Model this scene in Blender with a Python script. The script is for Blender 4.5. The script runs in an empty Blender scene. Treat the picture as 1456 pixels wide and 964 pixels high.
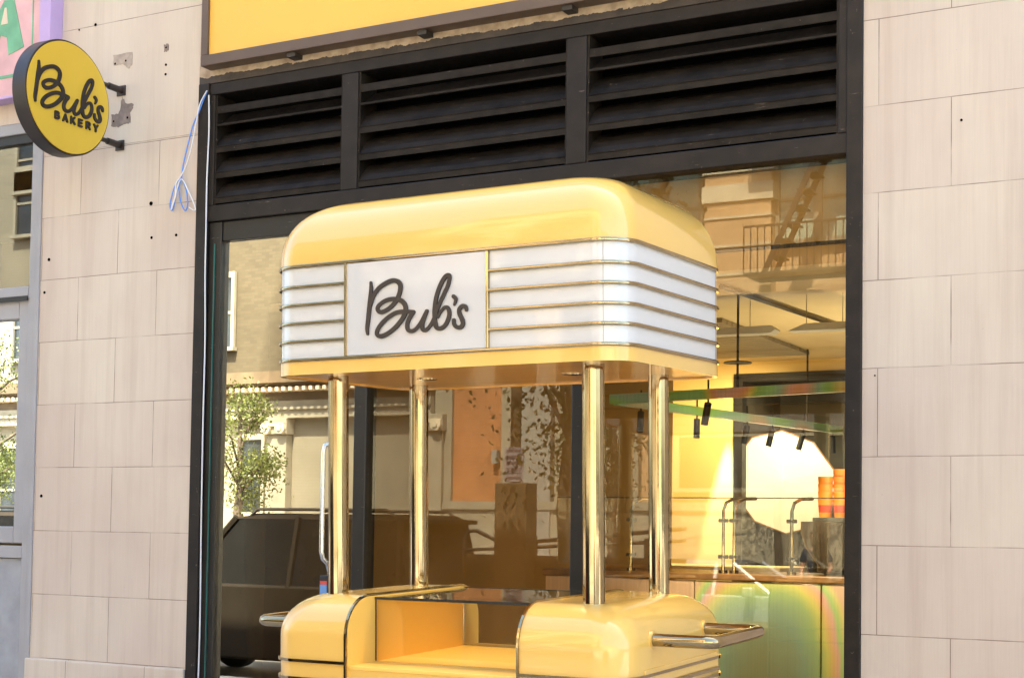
import bpy, bmesh, math, random
import numpy as np
from mathutils import Matrix, Vector, noise
random.seed(7)
R_ = math.radians
sc = bpy.context.scene
COL = sc.collection

# ------------------------------------------------------------------ camera
CAMR = [[0.8815496, 0.471872, 0.0143889], [-0.0073143, 0.0441272, -0.9989991], [-0.4720347, 0.8805621, 0.0423517]]
FPX = 2105.0
CYP = 661.547
cam = bpy.data.cameras.new('camera'); camo = bpy.data.objects.new('camera', cam); COL.objects.link(camo)
cam.sensor_width = 36; cam.lens = FPX/1456*36; cam.shift_y = (CYP-482)/1456
cam.clip_start = .05; cam.clip_end = 500
r, d, f = [Vector(v) for v in CAMR]
camo.matrix_world = Matrix(((r.x, -d.x, -f.x, 0), (r.y, -d.y, -f.y, -7.0), (r.z, -d.z, -f.z, 1.6), (0, 0, 0, 1)))
sc.camera = camo

# ------------------------------------------------------------------ sky, sun, exposure
SUN_EL, SUN_AZ = 55.0, 14.0           # azimuth from +y (behind the shop) towards +x
w = bpy.data.worlds.new('World'); sc.world = w; w.use_nodes = True
wn = w.node_tree.nodes; wl = w.node_tree.links
sky = wn.new('ShaderNodeTexSky'); sky.sky_type = 'NISHITA'; sky.sun_disc = False
sky.sun_elevation = R_(SUN_EL); sky.sun_rotation = R_(SUN_AZ)
sky.altitude = 0; sky.air_density = 1.0; sky.dust_density = 3.0; sky.ozone_density = .6
bg = wn['Background']; bg.inputs[1].default_value = .15
wl.new(sky.outputs[0], bg.inputs[0])
sl = bpy.data.lights.new('sun', 'SUN'); sl.energy = 4.6; sl.angle = R_(.53); sl.color = (1, .93, .82)
so = bpy.data.objects.new('sun', sl); COL.objects.link(so)
sd = Vector((math.sin(R_(SUN_AZ))*math.cos(R_(SUN_EL)), math.cos(R_(SUN_AZ))*math.cos(R_(SUN_EL)), math.sin(R_(SUN_EL))))
so.rotation_euler = sd.to_track_quat('Z', 'Y').to_euler()
sc.view_settings.view_transform = 'Standard'; sc.view_settings.look = 'None'; sc.view_settings.gamma = 1
sc.view_settings.exposure = 2.54
sc.view_settings.use_white_balance = True
sc.view_settings.white_balance_temperature = 6350
sc.view_settings.white_balance_tint = 4
cy = sc.cycles
cy.max_bounces = 10; cy.diffuse_bounces = 5; cy.glossy_bounces = 6; cy.transmission_bounces = 6; cy.transparent_max_bounces = 12
cy.caustics_reflective = False; cy.caustics_refractive = False; cy.sample_clamp_indirect = 6
cy.use_denoising = True
try: cy.denoiser = 'OPENIMAGEDENOISE'
except Exception: pass

# ------------------------------------------------------------------ materials
def srgb(r, g, b):
    f = lambda c: c/12.92 if c <= .04045 else ((c+.055)/1.055)**2.4
    return (f(r/255), f(g/255), f(b/255), 1)
class N:
    """small wrapper round a node tree"""
    def __init__(s, name):
        s.m = bpy.data.materials.new(name); s.m.use_nodes = True; s.t = s.m.node_tree
        s.b = s.t.nodes['Principled BSDF']; s.o = s.t.nodes['Material Output']
    def n(s, k, **kw):
        x = s.t.nodes.new(k)
        for a, v in kw.items():
            if a.startswith('i_'): x.inputs[a[2:].replace('_', ' ')].default_value = v
            else: setattr(x, a, v)
        return x
    def l(s, a, b): s.t.links.new(a, b)
    def co(s, scale=(1, 1, 1)):
        tc = s.n('ShaderNodeTexCoord'); mp = s.n('ShaderNodeMapping'); mp.inputs['Scale'].default_value = scale
        s.l(tc.outputs['Object'], mp.inputs['Vector']); return mp.outputs[0]
    def noise(s, scale=5, detail=4, vec=None, rough=.55):
        x = s.n('ShaderNodeTexNoise'); x.inputs['Scale'].default_value = scale; x.inputs['Detail'].default_value = detail; x.inputs['Roughness'].default_value = rough
        if vec is not None: s.l(vec, x.inputs['Vector'])
        return x.outputs['Fac']
    def ramp(s, fac, stops):
        x = s.n('ShaderNodeValToRGB'); e = x.color_ramp.elements
        while len(e) < len(stops): e.new(.5)
        for k, (p, c) in enumerate(stops):
            e[k].position = p; e[k].color = c if hasattr(c, '__len__') else (c, c, c, 1)
        s.l(fac, x.inputs[0]); return x.outputs[0]
    def mix(s, fac, a, b, mode='MIX'):
        x = s.n('ShaderNodeMix', data_type='RGBA', blend_type=mode)
        for v, k in ((fac, 0), (a, 6), (b, 7)):
            if hasattr(v, 'is_output'): s.l(v, x.inputs[k])
            else: x.inputs[k].default_value = v
        return x.outputs[2]
    def bump(s, h, st=.3, dist=.01, nrm=None):
        x = s.n('ShaderNodeBump'); x.inputs['Strength'].default_value = st; x.inputs['Distance'].default_value = dist
        s.l(h, x.inputs['Height'])
        if nrm is not None: s.l(nrm, x.inputs['Normal'])
        s.l(x.outputs[0], s.b.inputs['Normal']); return x.outputs[0]
def setp(b, **kw):
    names = {'rough': 'Roughness', 'metal': 'Metallic', 'coat': 'Coat Weight', 'coatr': 'Coat Roughness', 'spec': 'Specular IOR Level', 'ior': 'IOR', 'trans': 'Transmission Weight'}
    for k, v in kw.items(): b.inputs[names[k]].default_value = v
def paint(name, c, rough=.4, metal=0, coat=0, var=.06, scale=3, bump=0, rv=1, scuff=0, **kw):
    m = N(name); setp(m.b, rough=rough, metal=metal, coat=coat, **kw)
    dk = tuple(v*(1-var*2) for v in c[:3])+(1,); lt = tuple(min(1, v*(1+var)) for v in c[:3])+(1,)
    nz = m.noise(scale, 5, m.co())
    col = m.ramp(nz, [(.3, dk), (.7, lt)])
    if scuff:
        sp1 = m.ramp(m.noise(1, 4, m.co((9, 40, 55)), .65), [(.68, 0.0), (.74, 1.0)]); sp2 = m.ramp(m.noise(34, 3, m.co()), [(.70, 0.0), (.76, 1.0)])
        k1 = m.mix(1.0, m.mix(1.0, sp1, sp2, 'ADD'), (scuff, scuff, scuff, 1), 'MULTIPLY'); col = m.mix(k1, col, (.20, .16, .12, 1))
        dust = m.ramp(m.noise(2.5, 5, m.co((1, 1, 2))), [(.4, 0.0), (.8, .35)]); col = m.mix(dust, col, tuple(min(1, v*2.6) for v in c[:3])+(1,))
    m.l(col, m.b.inputs['Base Color'])
    if rv: rr = m.ramp(m.noise(scale*4, 4, m.co()), [(.3, max(0, rough-.06)), (.75, min(1, rough+.1))]); m.l(rr, m.b.inputs['Roughness'])
    if bump: m.bump(m.noise(120, 3, m.co()), bump, .002)
    return m.m

def limestone(name, row, wid, z0, x0, tone=1.0):
    m = N(name); setp(m.b, rough=.82, spec=.3)
    tc = m.n('ShaderNodeTexCoord'); sp = m.n('ShaderNodeSeparateXYZ'); m.l(tc.outputs['Object'], sp.inputs[0])
    # slight waviness of the joints
    wob = m.n('ShaderNodeMath', operation='MULTIPLY_ADD'); m.l(m.noise(2.2, 3, tc.outputs['Object']), wob.inputs[0]); wob.inputs[1].default_value = .006; m.l(sp.outputs['Z'], wob.inputs[2])
    az = m.n('ShaderNodeMath', operation='ADD'); m.l(wob.outputs[0], az.inputs[0]); az.inputs[1].default_value = -z0-.003+row*20
    ax = m.n('ShaderNodeMath', operation='ADD'); m.l(sp.outputs['X'], ax.inputs[0]); ax.inputs[1].default_value = -x0+wid*40
    cb = m.n('ShaderNodeCombineXYZ'); m.l(ax.outputs[0], cb.inputs[0]); m.l(az.outputs[0], cb.inputs[1])
    br = m.n('ShaderNodeTexBrick'); br.offset = .5; br.squash = 1
    br.inputs['Scale'].default_value = 1; br.inputs['Mortar Size'].default_value = .0026; br.inputs['Mortar Smooth'].default_value = .35
    br.inputs['Brick Width'].default_value = wid; br.inputs['Row Height'].default_value = row
    br.inputs['Color1'].default_value = (0, 0, 0, 1); br.inputs['Color2'].default_value = (1, 1, 1, 1); br.inputs['Mortar'].default_value = (.5, .5, .5, 1)
    m.l(cb.outputs[0], br.inputs['Vector'])
    t = tone
    A, B = (.595*t, .520*t, .422*t, 1), (.56*t, .475*t, .395*t, 1)
    base = m.mix(br.outputs['Color'], A, B)
    cloud = m.ramp(m.noise(1.3, 5, m.co((1, 1, .6))), [(.32, (.90, .86, .86, 1)), (.62, (1.03, 1.03, 1.02, 1))])
    base = m.mix(1.0, base, cloud, 'MULTIPLY')
    # tooled vertical striation
    st1 = m.noise(1.0, 3, m.co((150, 150, 3)), .6)
    st = m.ramp(st1, [(.3, .93), (.7, 1.03)])
    base = m.mix(.6, base, st, 'MULTIPLY')
    # run-down stains
    rs = m.ramp(m.noise(1.0, 4, m.co((14, 14, .55))), [(.50, 1.0), (.78, (.86, .82, .80, 1))])
    base = m.mix(.8, base, rs, 'MULTIPLY')
    spk = m.ramp(m.noise(48, 2, m.co()), [(.73, 0.0), (.80, 1.0)])
    base = m.mix(m.mix(1.0, spk, (.35, .35, .35, 1), 'MULTIPLY'), base, (.25, .18, .13, 1))
    # joints, broken where mortar fills them
    jt = m.mix(1.0, br.outputs['Fac'], m.ramp(m.noise(3.5, 3, m.co()), [(.34, .12), (.55, .9)]), 'MULTIPLY')
    base = m.mix(jt, base, (.20, .145, .105, 1))
    m.l(base, m.b.inputs['Base Color'])
    h = m.n('ShaderNodeMath', operation='SUBTRACT'); m.l(st1, h.inputs[0]); 
    j3 = m.n('ShaderNodeMath', operation='MULTIPLY'); m.l(br.outputs['Fac'], j3.inputs[0]); j3.inputs[1].default_value = 4.0
    m.l(j3.outputs[0], h.inputs[1])
    m.bump(h.outputs[0], .35, .0012)
    return m.m

def brick(name, c1, c2, mort, scale=1.0, rough=.85):
    m = N(name); setp(m.b, rough=rough)
    tc = m.n('ShaderNodeTexCoord'); sp = m.n('ShaderNodeSeparateXYZ'); m.l(tc.outputs['Object'], sp.inputs[0])
    ad = m.n('ShaderNodeMath', operation='ADD'); m.l(sp.outputs['X'], ad.inputs[0]); m.l(sp.outputs['Y'], ad.inputs[1])
    cb = m.n('ShaderNodeCombineXYZ'); m.l(ad.outputs[0], cb.inputs[0]); m.l(sp.outputs['Z'], cb.inputs[1])
    br = m.n('ShaderNodeTexBrick'); br.inputs['Scale'].default_value = 1; br.inputs['Brick Width'].default_value = .21*scale; br.inputs['Row Height'].default_value = .075*scale
    br.inputs['Mortar Size'].default_value = .006*scale
    br.inputs['Color1'].default_value = c1; br.inputs['Color2'].default_value = c2; br.inputs['Mortar'].default_value = mort
    m.l(cb.outputs[0], br.inputs['Vector'])
    v = m.ramp(m.noise(.7, 5, m.co()), [(.3, .78), (.7, 1.08)])
    m.l(m.mix(1.0, br.outputs['Color'], v, 'MULTIPLY'), m.b.inputs['Base Color'])
    m.bump(br.outputs['Fac'], -.3, .01)
    return m.m

def glassmat(name, tint=(.9, .92, .88, 1), gain=1.9, ior=1.5, gtint=(1, 1, 1, 1), wave=0.0):
    """thin architectural pane: Fresnel mix of clear and mirror"""
    m = N(name); m.t.nodes.remove(m.b)
    tr = m.n('ShaderNodeBsdfTransparent'); tr.inputs[0].default_value = tint
    gl = m.n('ShaderNodeBsdfGlossy'); gl.inputs['Roughness'].default_value = 0; gl.inputs['Color'].default_value = gtint
    fr = m.n('ShaderNodeFresnel'); fr.inputs[0].default_value = ior
    mu = m.n('ShaderNodeMath', operation='MULTIPLY', use_clamp=True); mu.inputs[1].default_value = gain; m.l(fr.outputs[0], mu.inputs[0])
    if wave:
        bp = m.n('ShaderNodeBump'); bp.inputs['Strength'].default_value = wave; bp.inputs['Distance'].default_value = .01
        m.l(m.noise(1.6, 1, m.co((1, 1, .5))), bp.inputs['Height']); m.l(bp.outputs[0], gl.inputs['Normal'])
    mx = m.n('ShaderNodeMixShader'); m.l(mu.outputs[0], mx.inputs[0]); m.l(tr.outputs[0], mx.inputs[1]); m.l(gl.outputs[0], mx.inputs[2])
    m.l(mx.outputs[0], m.o.inputs['Surface'])
    return m.m

def iridescent(name, sc_=1.0, off=0.0):
    m = N(name); setp(m.b, rough=.35, metal=0, coat=.3)
    wv = m.co((1.1*sc_, .6*sc_, 1.5*sc_)); nz = m.noise(1.15, 1.5, wv)
    mu = m.n('ShaderNodeMath', operation='MULTIPLY_ADD'); m.l(nz, mu.inputs[0]); mu.inputs[1].default_value = 2.9; mu.inputs[2].default_value = off
    fr = m.n('ShaderNodeMath', operation='FRACT'); m.l(mu.outputs[0], fr.inputs[0])
    c = m.ramp(fr.outputs[0], [(0, (.33, .62, .16, 1)), (.16, (.80, .66, .16, 1)), (.30, (.88, .42, .22, 1)), (.42, (.80, .42, .38, 1)), (.55, (.55, .48, .34, 1)), (.70, (.34, .56, .48, 1)), (.85, (.34, .66, .30, 1)), (1.0, (.33, .62, .16, 1))])
    ln = m.ramp(m.noise(1, 2, m.co((90, 90, 1))), [(.3, .88), (.7, 1.05)])
    m.l(m.mix(1.0, c, ln, 'MULTIPLY'), m.b.inputs['Base Color']); return m.m

MAT = {}
MAT['stone_l'] = limestone('limestone left', .4065, .653, 1.541, -6.60+.3265, 1.06)
MAT['stone_u'] = limestone('limestone upper left', .80, 2.6, 3.989, -7.26, 1.06)
MAT['stone_r'] = limestone('limestone right', .4207, .682, 1.543, -1.446+.341, 1.04)
MAT['black'] = paint('black frame paint', (.006, .0055, .005, 1), .42, scuff=.55, var=.25, scale=6, bump=.15)
MAT['blackb'] = paint('brown black paint', (.013, .0095, .0075, 1), .5, spec=.3, scuff=.55, var=.3, scale=9, bump=.2)
MAT['louver'] = paint('louver black', (.017, .013, .0095, 1), .5, spec=.15, scuff=.55, var=.3, scale=12, bump=.12)
MAT['dark'] = paint('painted void shade', (.002, .002, .002, 1), .95, spec=.05)  # near black that paints the shade inside holes and behind the louvers
MAT['bronze'] = paint('bronze sign frame', (.110, .072, .050, 1), .45, var=.1)
MAT['signyellow'] = paint('sign yellow', srgb(236, 182, 78), .5, var=.012)
MAT['discyellow'] = paint('disc yellow', srgb(214, 178, 56), .55, var=.02)
MAT['letter'] = paint('dark brown letter', (.034, .023, .016, 1), .5, var=.1)
MAT['letter2'] = paint('near black letter', (.016, .011, .009, 1), .5, var=.1)
MAT['rim'] = paint('sign rim black brown', (.030, .020, .017, 1), .42, var=.2)
MAT['greyframe'] = paint('grey lilac painted metal', (.35, .34, .345, 1), .5, var=.06, bump=.05)
MAT['greypanel'] = paint('grey blue panel', (.34, .345, .365, 1), .6, var=.1, scale=8, bump=.1)
MAT['pink'] = paint('pink sign paint', (.72, .42, .42, 1), .6, var=.12, scale=4)
MAT['lilac'] = paint('lilac border', (.50, .36, .62, 1), .55)
MAT['green'] = paint('sea green letter paint', (.17, .42, .24, 1), .6, var=.15, scale=6)
MAT['cream'] = paint('pale cream paint', (.72, .58, .42, 1), .6, var=.1)
MAT['cartyellow'] = paint('glossy cart yellow', (.80, .49, .105, 1), .35, coat=1, var=.008, scale=1, coatr=.05, rv=0)
MAT['cartorange_bounce'] = paint('satin cart orange yellow with painted bounce', (.90, .55, .11, 1), .45, coat=.3, var=.02, scale=2, rv=0)  # cart yellow brightened for the light bouncing inside the case
MAT['white'] = paint('white acrylic', (.63, .625, .61, 1), .35, coat=1, var=.004, coatr=.015, rv=0)
MAT['platewhite'] = paint('white sign plate', (.57, .56, .545, 1), .4, coat=.6, var=.004, coatr=.04, rv=0)
MAT['white_paint'] = paint('white paint', (.75, .74, .70, 1), .5)
def brass():
    m = N('polished brass'); setp(m.b, metal=1, rough=.12)
    m.l(m.ramp(m.noise(7, 3, m.co()), [(.3, (.35, .275, .155, 1)), (.7, (.43, .345, .205, 1))]), m.b.inputs['Base Color'])
    m.l(m.ramp(m.noise(30, 3, m.co()), [(.3, .05), (.75, .11)]), m.b.inputs['Roughness']); return m.m
MAT['brass'] = brass()
def under():
    m = N('bronze mirror underside'); setp(m.b, metal=0, rough=.4, coat=.8, coatr=.1)
    m.l(m.ramp(m.noise(1.2, 3, m.co((1, 6, 1))), [(.3, (.78, .40, .09, 1)), (.7, (.86, .48, .12, 1))]), m.b.inputs['Base Color']); return m.m
MAT['under'] = under()
MAT['chrome'] = paint('brushed steel', (.62, .62, .62, 1), .22, metal=1, var=.05)
MAT['glass'] = glassmat('shop window glass', (.88, .82, .66, 1), 1.72, 1.6, (1, .93, .76, 1), .0)
MAT['glass2'] = glassmat('neighbour window glass', (.80, .83, .80, 1), 3.0, 1.56, (1, 1, .93, 1), .0)
MAT['caseglass'] = glassmat('display case glass', (.98, .99, .98, 1), 1.0, 1.42)
MAT['glassedge'] = paint('green glass edge', (.05, .16, .13, 1), .2)
MAT['caseedge'] = paint('dark glass edge', (.03, .03, .025, 1), .2)
MAT['blue'] = paint('blue cable', (.08, .25, .72, 1), .45)
MAT['whitec'] = paint('white cable', (.75, .75, .75, 1), .5)
MAT['plaster'] = None
def ragged():
    m = N('cream render with black overpaint'); setp(m.b, rough=.8)
    tc = m.n('ShaderNodeTexCoord'); sp = m.n('ShaderNodeSeparateXYZ'); m.l(tc.outputs['Object'], sp.inputs[0])
    md = m.n('ShaderNodeMath', operation='MULTIPLY_ADD'); m.l(m.noise(9, 6, m.co((1, 1, 1.5)), .7), md.inputs[0]); md.inputs[1].default_value = .07; m.l(sp.outputs['Z'], md.inputs[2])
    gt = m.n('ShaderNodeMath', operation='GREATER_THAN'); m.l(md.outputs[0], gt.inputs[0]); gt.inputs[1].default_value = 4.362
    cr = m.ramp(m.noise(14, 5, m.co()), [(.3, (.28, .21, .14, 1)), (.6, (.48, .38, .27, 1))])
    bk = m.ramp(m.noise(6, 5, m.co()), [(.35, (.035, .028, .024, 1)), (.7, (.075, .058, .046, 1))])
    m.l(m.mix(gt.outputs[0], bk, cr), m.b.inputs['Base Color']); m.bump(m.noise(22, 5, m.co()), .6, .01); return m.m
MAT['ragged'] = ragged()
MAT['patch'] = paint('exposed grey mortar', (.26, .20, .165, 1), .9, var=.2, scale=20, bump=.6)
MAT['patch2'] = paint('pale filler', (.44, .36, .29, 1), .9, var=.15, scale=20, bump=.4)
# street
MAT['concrete'] = paint('sidewalk concrete', (.50, .45, .39, 1), .85, var=.15, scale=1.2, bump=.3)
MAT['asphalt'] = paint('asphalt', (.10, .095, .085, 1), .85, var=.2, scale=2, bump=.4)
MAT['kerb'] = paint('granite kerb', (.28, .27, .26, 1), .8, var=.15)
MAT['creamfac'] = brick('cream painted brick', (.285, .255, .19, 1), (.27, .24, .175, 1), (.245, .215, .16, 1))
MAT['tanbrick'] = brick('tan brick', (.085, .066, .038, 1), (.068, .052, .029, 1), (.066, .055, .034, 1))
MAT['redbrick'] = brick('orange red brick', (.52, .21, .075, 1), (.42, .16, .055, 1), (.38, .25, .15, 1))
MAT['paleorange'] = brick('pale orange brick', (.66, .42, .22, 1), (.58, .36, .18, 1), (.54, .42, .28, 1))
MAT['stonetrim'] = paint('limestone trim', (.33, .295, .22, 1), .8, var=.1, scale=2)
MAT['bandstone'] = paint('buff band stone', (.66, .58, .42, 1), .8, var=.1, scale=2)
MAT['brownmetal'] = paint('brown cornice metal', (.13, .09, .05, 1), .6, var=.15)
MAT['winglass'] = paint('dark window glass', (.03, .035, .04, 1), .06, var=.3, scale=1)
MAT['blindglass'] = paint('window with pale blind', (.42, .50, .40, 1), .3, var=.1, scale=1)
MAT['iron'] = paint('dark iron', (.030, .026, .022, 1), .5)
MAT['greymetal'] = paint('grey painted shutter', (.30, .29, .26, 1), .6)
MAT['tar'] = paint('roof tar', (.05, .05, .05, 1), .9)
# shop interior
MAT['iywall'] = paint('pale yellow plaster', (.80, .60, .24, 1), .7, var=.03)
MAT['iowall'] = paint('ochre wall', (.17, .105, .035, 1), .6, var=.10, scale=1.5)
MAT['iowall2'] = paint('ochre partition', (.42, .25, .075, 1), .6, var=.10, scale=1.5)
MAT['backroom'] = paint('grey brown back room', (.085, .078, .06, 1), .7, var=.2)
MAT['iceil'] = paint('cream ceiling', (.74, .60, .36, 1), .8, var=.03)
MAT['bulk'] = paint('ochre bulkhead', (.60, .40, .16, 1), .7, var=.08)
MAT['ifloor'] = paint('interior floor', (.20, .15, .09, 1), .4, var=.1)
MAT['wood'] = paint('orange wood', (.30, .15, .05, 1), .35, var=.2, scale=8)
MAT['slat'] = paint('grey wood slats', (.30, .25, .17, 1), .6, var=.1)
MAT['irid'] = iridescent('iridescent panel', 1.0, .10)
MAT['irid2'] = iridescent('iridescent beam', 1.6, .35)
MAT['lampblack'] = paint('matt black', (.012, .012, .012, 1), .5)
MAT['cup'] = paint('orange paper cup', (.80, .26, .03, 1), .5, var=.05)
MAT['redp'] = paint('red sleeve', (.50, .05, .03, 1), .5)
MAT['darkbrown'] = paint('dark brown hopper', (.05, .035, .025, 1), .35)
MAT['umb'] = paint('white umbrella cloth', (.88, .86, .80, 1), .7, var=.03)
MAT['skin'] = paint('skin', (.50, .28, .19, 1), .55)
MAT['navy'] = paint('navy cloth', (.03, .035, .06, 1), .8)
MAT['jeans'] = paint('blue denim', (.16, .26, .42, 1), .8, var=.15, scale=20)
MAT['hair'] = paint('brown hair', (.16, .08, .03, 1), .6, var=.3, scale=30)
def leaf(name, a, b_):
    m = N(name); setp(m.b, rough=.5)
    gi = m.n('ShaderNodeNewGeometry'); c = m.ramp(gi.outputs['Random Per Island'], [(0, a), (1, b_)])
    m.l(c, m.b.inputs['Base Color'])
    tr = m.n('ShaderNodeBsdfTranslucent'); m.l(c, tr.inputs[0]); mx = m.n('ShaderNodeMixShader'); mx.inputs[0].default_value = .35
    m.l(m.b.outputs[0], mx.inputs[1]); m.l(tr.outputs[0], mx.inputs[2]); m.l(mx.outputs[0], m.o.inputs['Surface']); return m.m
MAT['leaf'] = leaf('honey locust leaves', (.030, .040, .008, 1), (.105, .105, .022, 1))
MAT['leaf2'] = leaf('street tree leaves', (.065, .085, .018, 1), (.15, .17, .04, 1))
MAT['bark'] = paint('bark', (.10, .075, .05, 1), .9, var=.3, scale=14, bump=.6)
MAT['tyre'] = paint('tyre', (.018, .018, .018, 1), .8)
MAT['alloy'] = paint('alloy rim', (.45, .45, .46, 1), .3, metal=.9)
MAT['carglass'] = paint('car glass', (.008, .008, .008, 1), .08, spec=.25)
MAT['tail'] = paint('red tail lamp', (.45, .03, .02, 1), .15, coat=1)
MAT['head'] = paint('clear head lamp', (.6, .62, .64, 1), .12, coat=1)
MAT['plate'] = paint('plate yellow', (.65, .5, .12, 1), .5)
MAT['paper'] = paint('lilac notice paper', (.36, .31, .34, 1), .8, var=.05)
MAT['ink'] = paint('notice ink', (.14, .10, .12, 1), .8)

# ------------------------------------------------------------------ object helpers
def link(name, me, mat, parent=None):
    o = bpy.data.objects.new(name, me); COL.objects.link(o)
    if mat is not None and len(me.materials) == 0: me.materials.append(MAT[mat] if isinstance(mat, str) else mat)
    if parent is not None: o.parent = parent
    return o
def tag(o, label, cat, group=None):
    o['label'] = label; o['category'] = cat
    if group: o['group'] = group
    return o
def thing(name, label, cat, loc=(0, 0, 0), rz=0, group=None):
    o = bpy.data.objects.new(name, None); COL.objects.link(o); o.location = loc; o.rotation_euler = (0, 0, rz)
    o.empty_display_size = .1
    return tag(o, label, cat, group)
class MB:
    def __init__(s): s.bm = bmesh.new()
    def box(s, x0, x1, y0, y1, z0, z1, M=None):
        v = [s.bm.verts.new((x, y, z)) for x in (x0, x1) for y in (y0, y1) for z in (z0, z1)]
        for f in ((0, 1, 3, 2), (4, 6, 7, 5), (0, 4, 5, 1), (2, 3, 7, 6), (0, 2, 6, 4), (1, 5, 7, 3)): s.bm.faces.new([v[i] for i in f])
        if M is not None:
            for q in v: q.co = M @ q.co
        return s
    def poly(s, pts): s.bm.faces.new([s.bm.verts.new(p) for p in pts]); return s
    def prism(s, pts, axis, a, b):
        """polygon pts (2-tuples) extruded along axis 'x','y' or 'z' from a to b"""
        def P(u, v, t): return {'x': (t, u, v), 'y': (u, t, v), 'z': (u, v, t)}[axis]
        A = [s.bm.verts.new(P(u, v, a)) for u, v in pts]; B = [s.bm.verts.new(P(u, v, b)) for u, v in pts]; n = len(pts)
        s.bm.faces.new(A); s.bm.faces.new(B[::-1])
        for i in range(n): s.bm.faces.new((A[i], B[i], B[(i+1) % n], A[(i+1) % n]))
        return s
    def rings(s, rs, cap0=True, cap1=True, closed=True):
        V = [[s.bm.verts.new(p) for p in r] for r in rs]; n = len(V[0])
        for a, b in zip(V, V[1:]):
            for i in range(n if closed else n-1): s.bm.faces.new((a[i], a[(i+1) % n], b[(i+1) % n], b[i]))
        if cap0: s.bm.faces.new(V[0][::-1])
        if cap1: s.bm.faces.new(V[-1])
        return s
    def cyl(s, c0, c1, r0, r1=None, n=20, flute=0, nf=0):
        r1 = r0 if r1 is None else r1
        c0, c1 = Vector(c0), Vector(c1); d = (c1-c0).normalized(); u = d.orthogonal().normalized(); v = d.cross(u)
        def ring(c, r): 
            out = []
            for i in range(n):
                t = 2*math.pi*i/n; rr = r*(1+flute*math.cos(nf*t) if nf else 1); out.append(c+(u*math.cos(t)+v*math.sin(t))*rr)
            return out
        return s.rings([ring(c0, r0), ring(c1, r1)])
    def tube(s, pts, r, n=10, taper=None):
        pts = [Vector(p) for p in pts]; rs = []; up = None
        for i, p in enumerate(pts):
            d = (pts[min(i+1, len(pts)-1)]-pts[max(i-1, 0)]).normalized()
            if up is None: up = d.orthogonal().normalized()
            up = (up-d*up.dot(d)).normalized(); v = d.cross(up)
            rr = r if taper is None else taper[i]
            rs.append([p+(up*math.cos(2*math.pi*k/n)+v*math.sin(2*math.pi*k/n))*rr for k in range(n)])
        return s.rings(rs)
    def lathe(s, prof, c=(0, 0, 0), n=28):
        return s.rings([[(c[0]+r*math.cos(2*math.pi*k/n), c[1]+r*math.sin(2*math.pi*k/n), c[2]+z) for k in range(n)] for r, z in prof])
    def done(s, name, mat, parent=None, smooth=False, bevel=0, off=None, seg=2):
        bm = s.bm
        if off is not None: bmesh.ops.translate(bm, vec=-Vector(off), verts=bm.verts)
        bmesh.ops.recalc_face_normals(bm, faces=bm.faces)
        me = bpy.data.meshes.new(name); bm.to_mesh(me); bm.free()
        if smooth:
            for p in me.polygons: p.use_smooth = True
            me.set_sharp_from_angle(angle=R_(smooth if smooth is not True else 40))
        o = link(name, me, mat, parent)
        if bevel:
            b = o.modifiers.new('bevel', 'BEVEL'); b.width = bevel; b.segments = seg; b.limit_method = 'ANGLE'; b.angle_limit = R_(50)
        return o
def copy_tree(o, parent=None, label=None):
    c = o.copy(); COL.objects.link(c)
    if parent: c.parent = parent
    if label: c['label'] = label
    for ch in list(o.children): copy_tree(ch, c)
    return c
def struct(o): o['kind'] = 'structure'; return o
def catmull(P, k=6):
    P = [np.array(p, float) for p in P]; out = []
    for i in range(len(P)-1):
        p0 = P[max(i-1, 0)]; p1 = P[i]; p2 = P[i+1]; p3 = P[min(i+2, len(P)-1)]
        for j in range(k):
            t = j/k; out.append(.5*((2*p1)+(-p0+p2)*t+(2*p0-5*p1+4*p2-p3)*t*t+(-p0+3*p1-3*p2+p3)*t**3))
    out.append(P[-1]); return out

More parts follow.
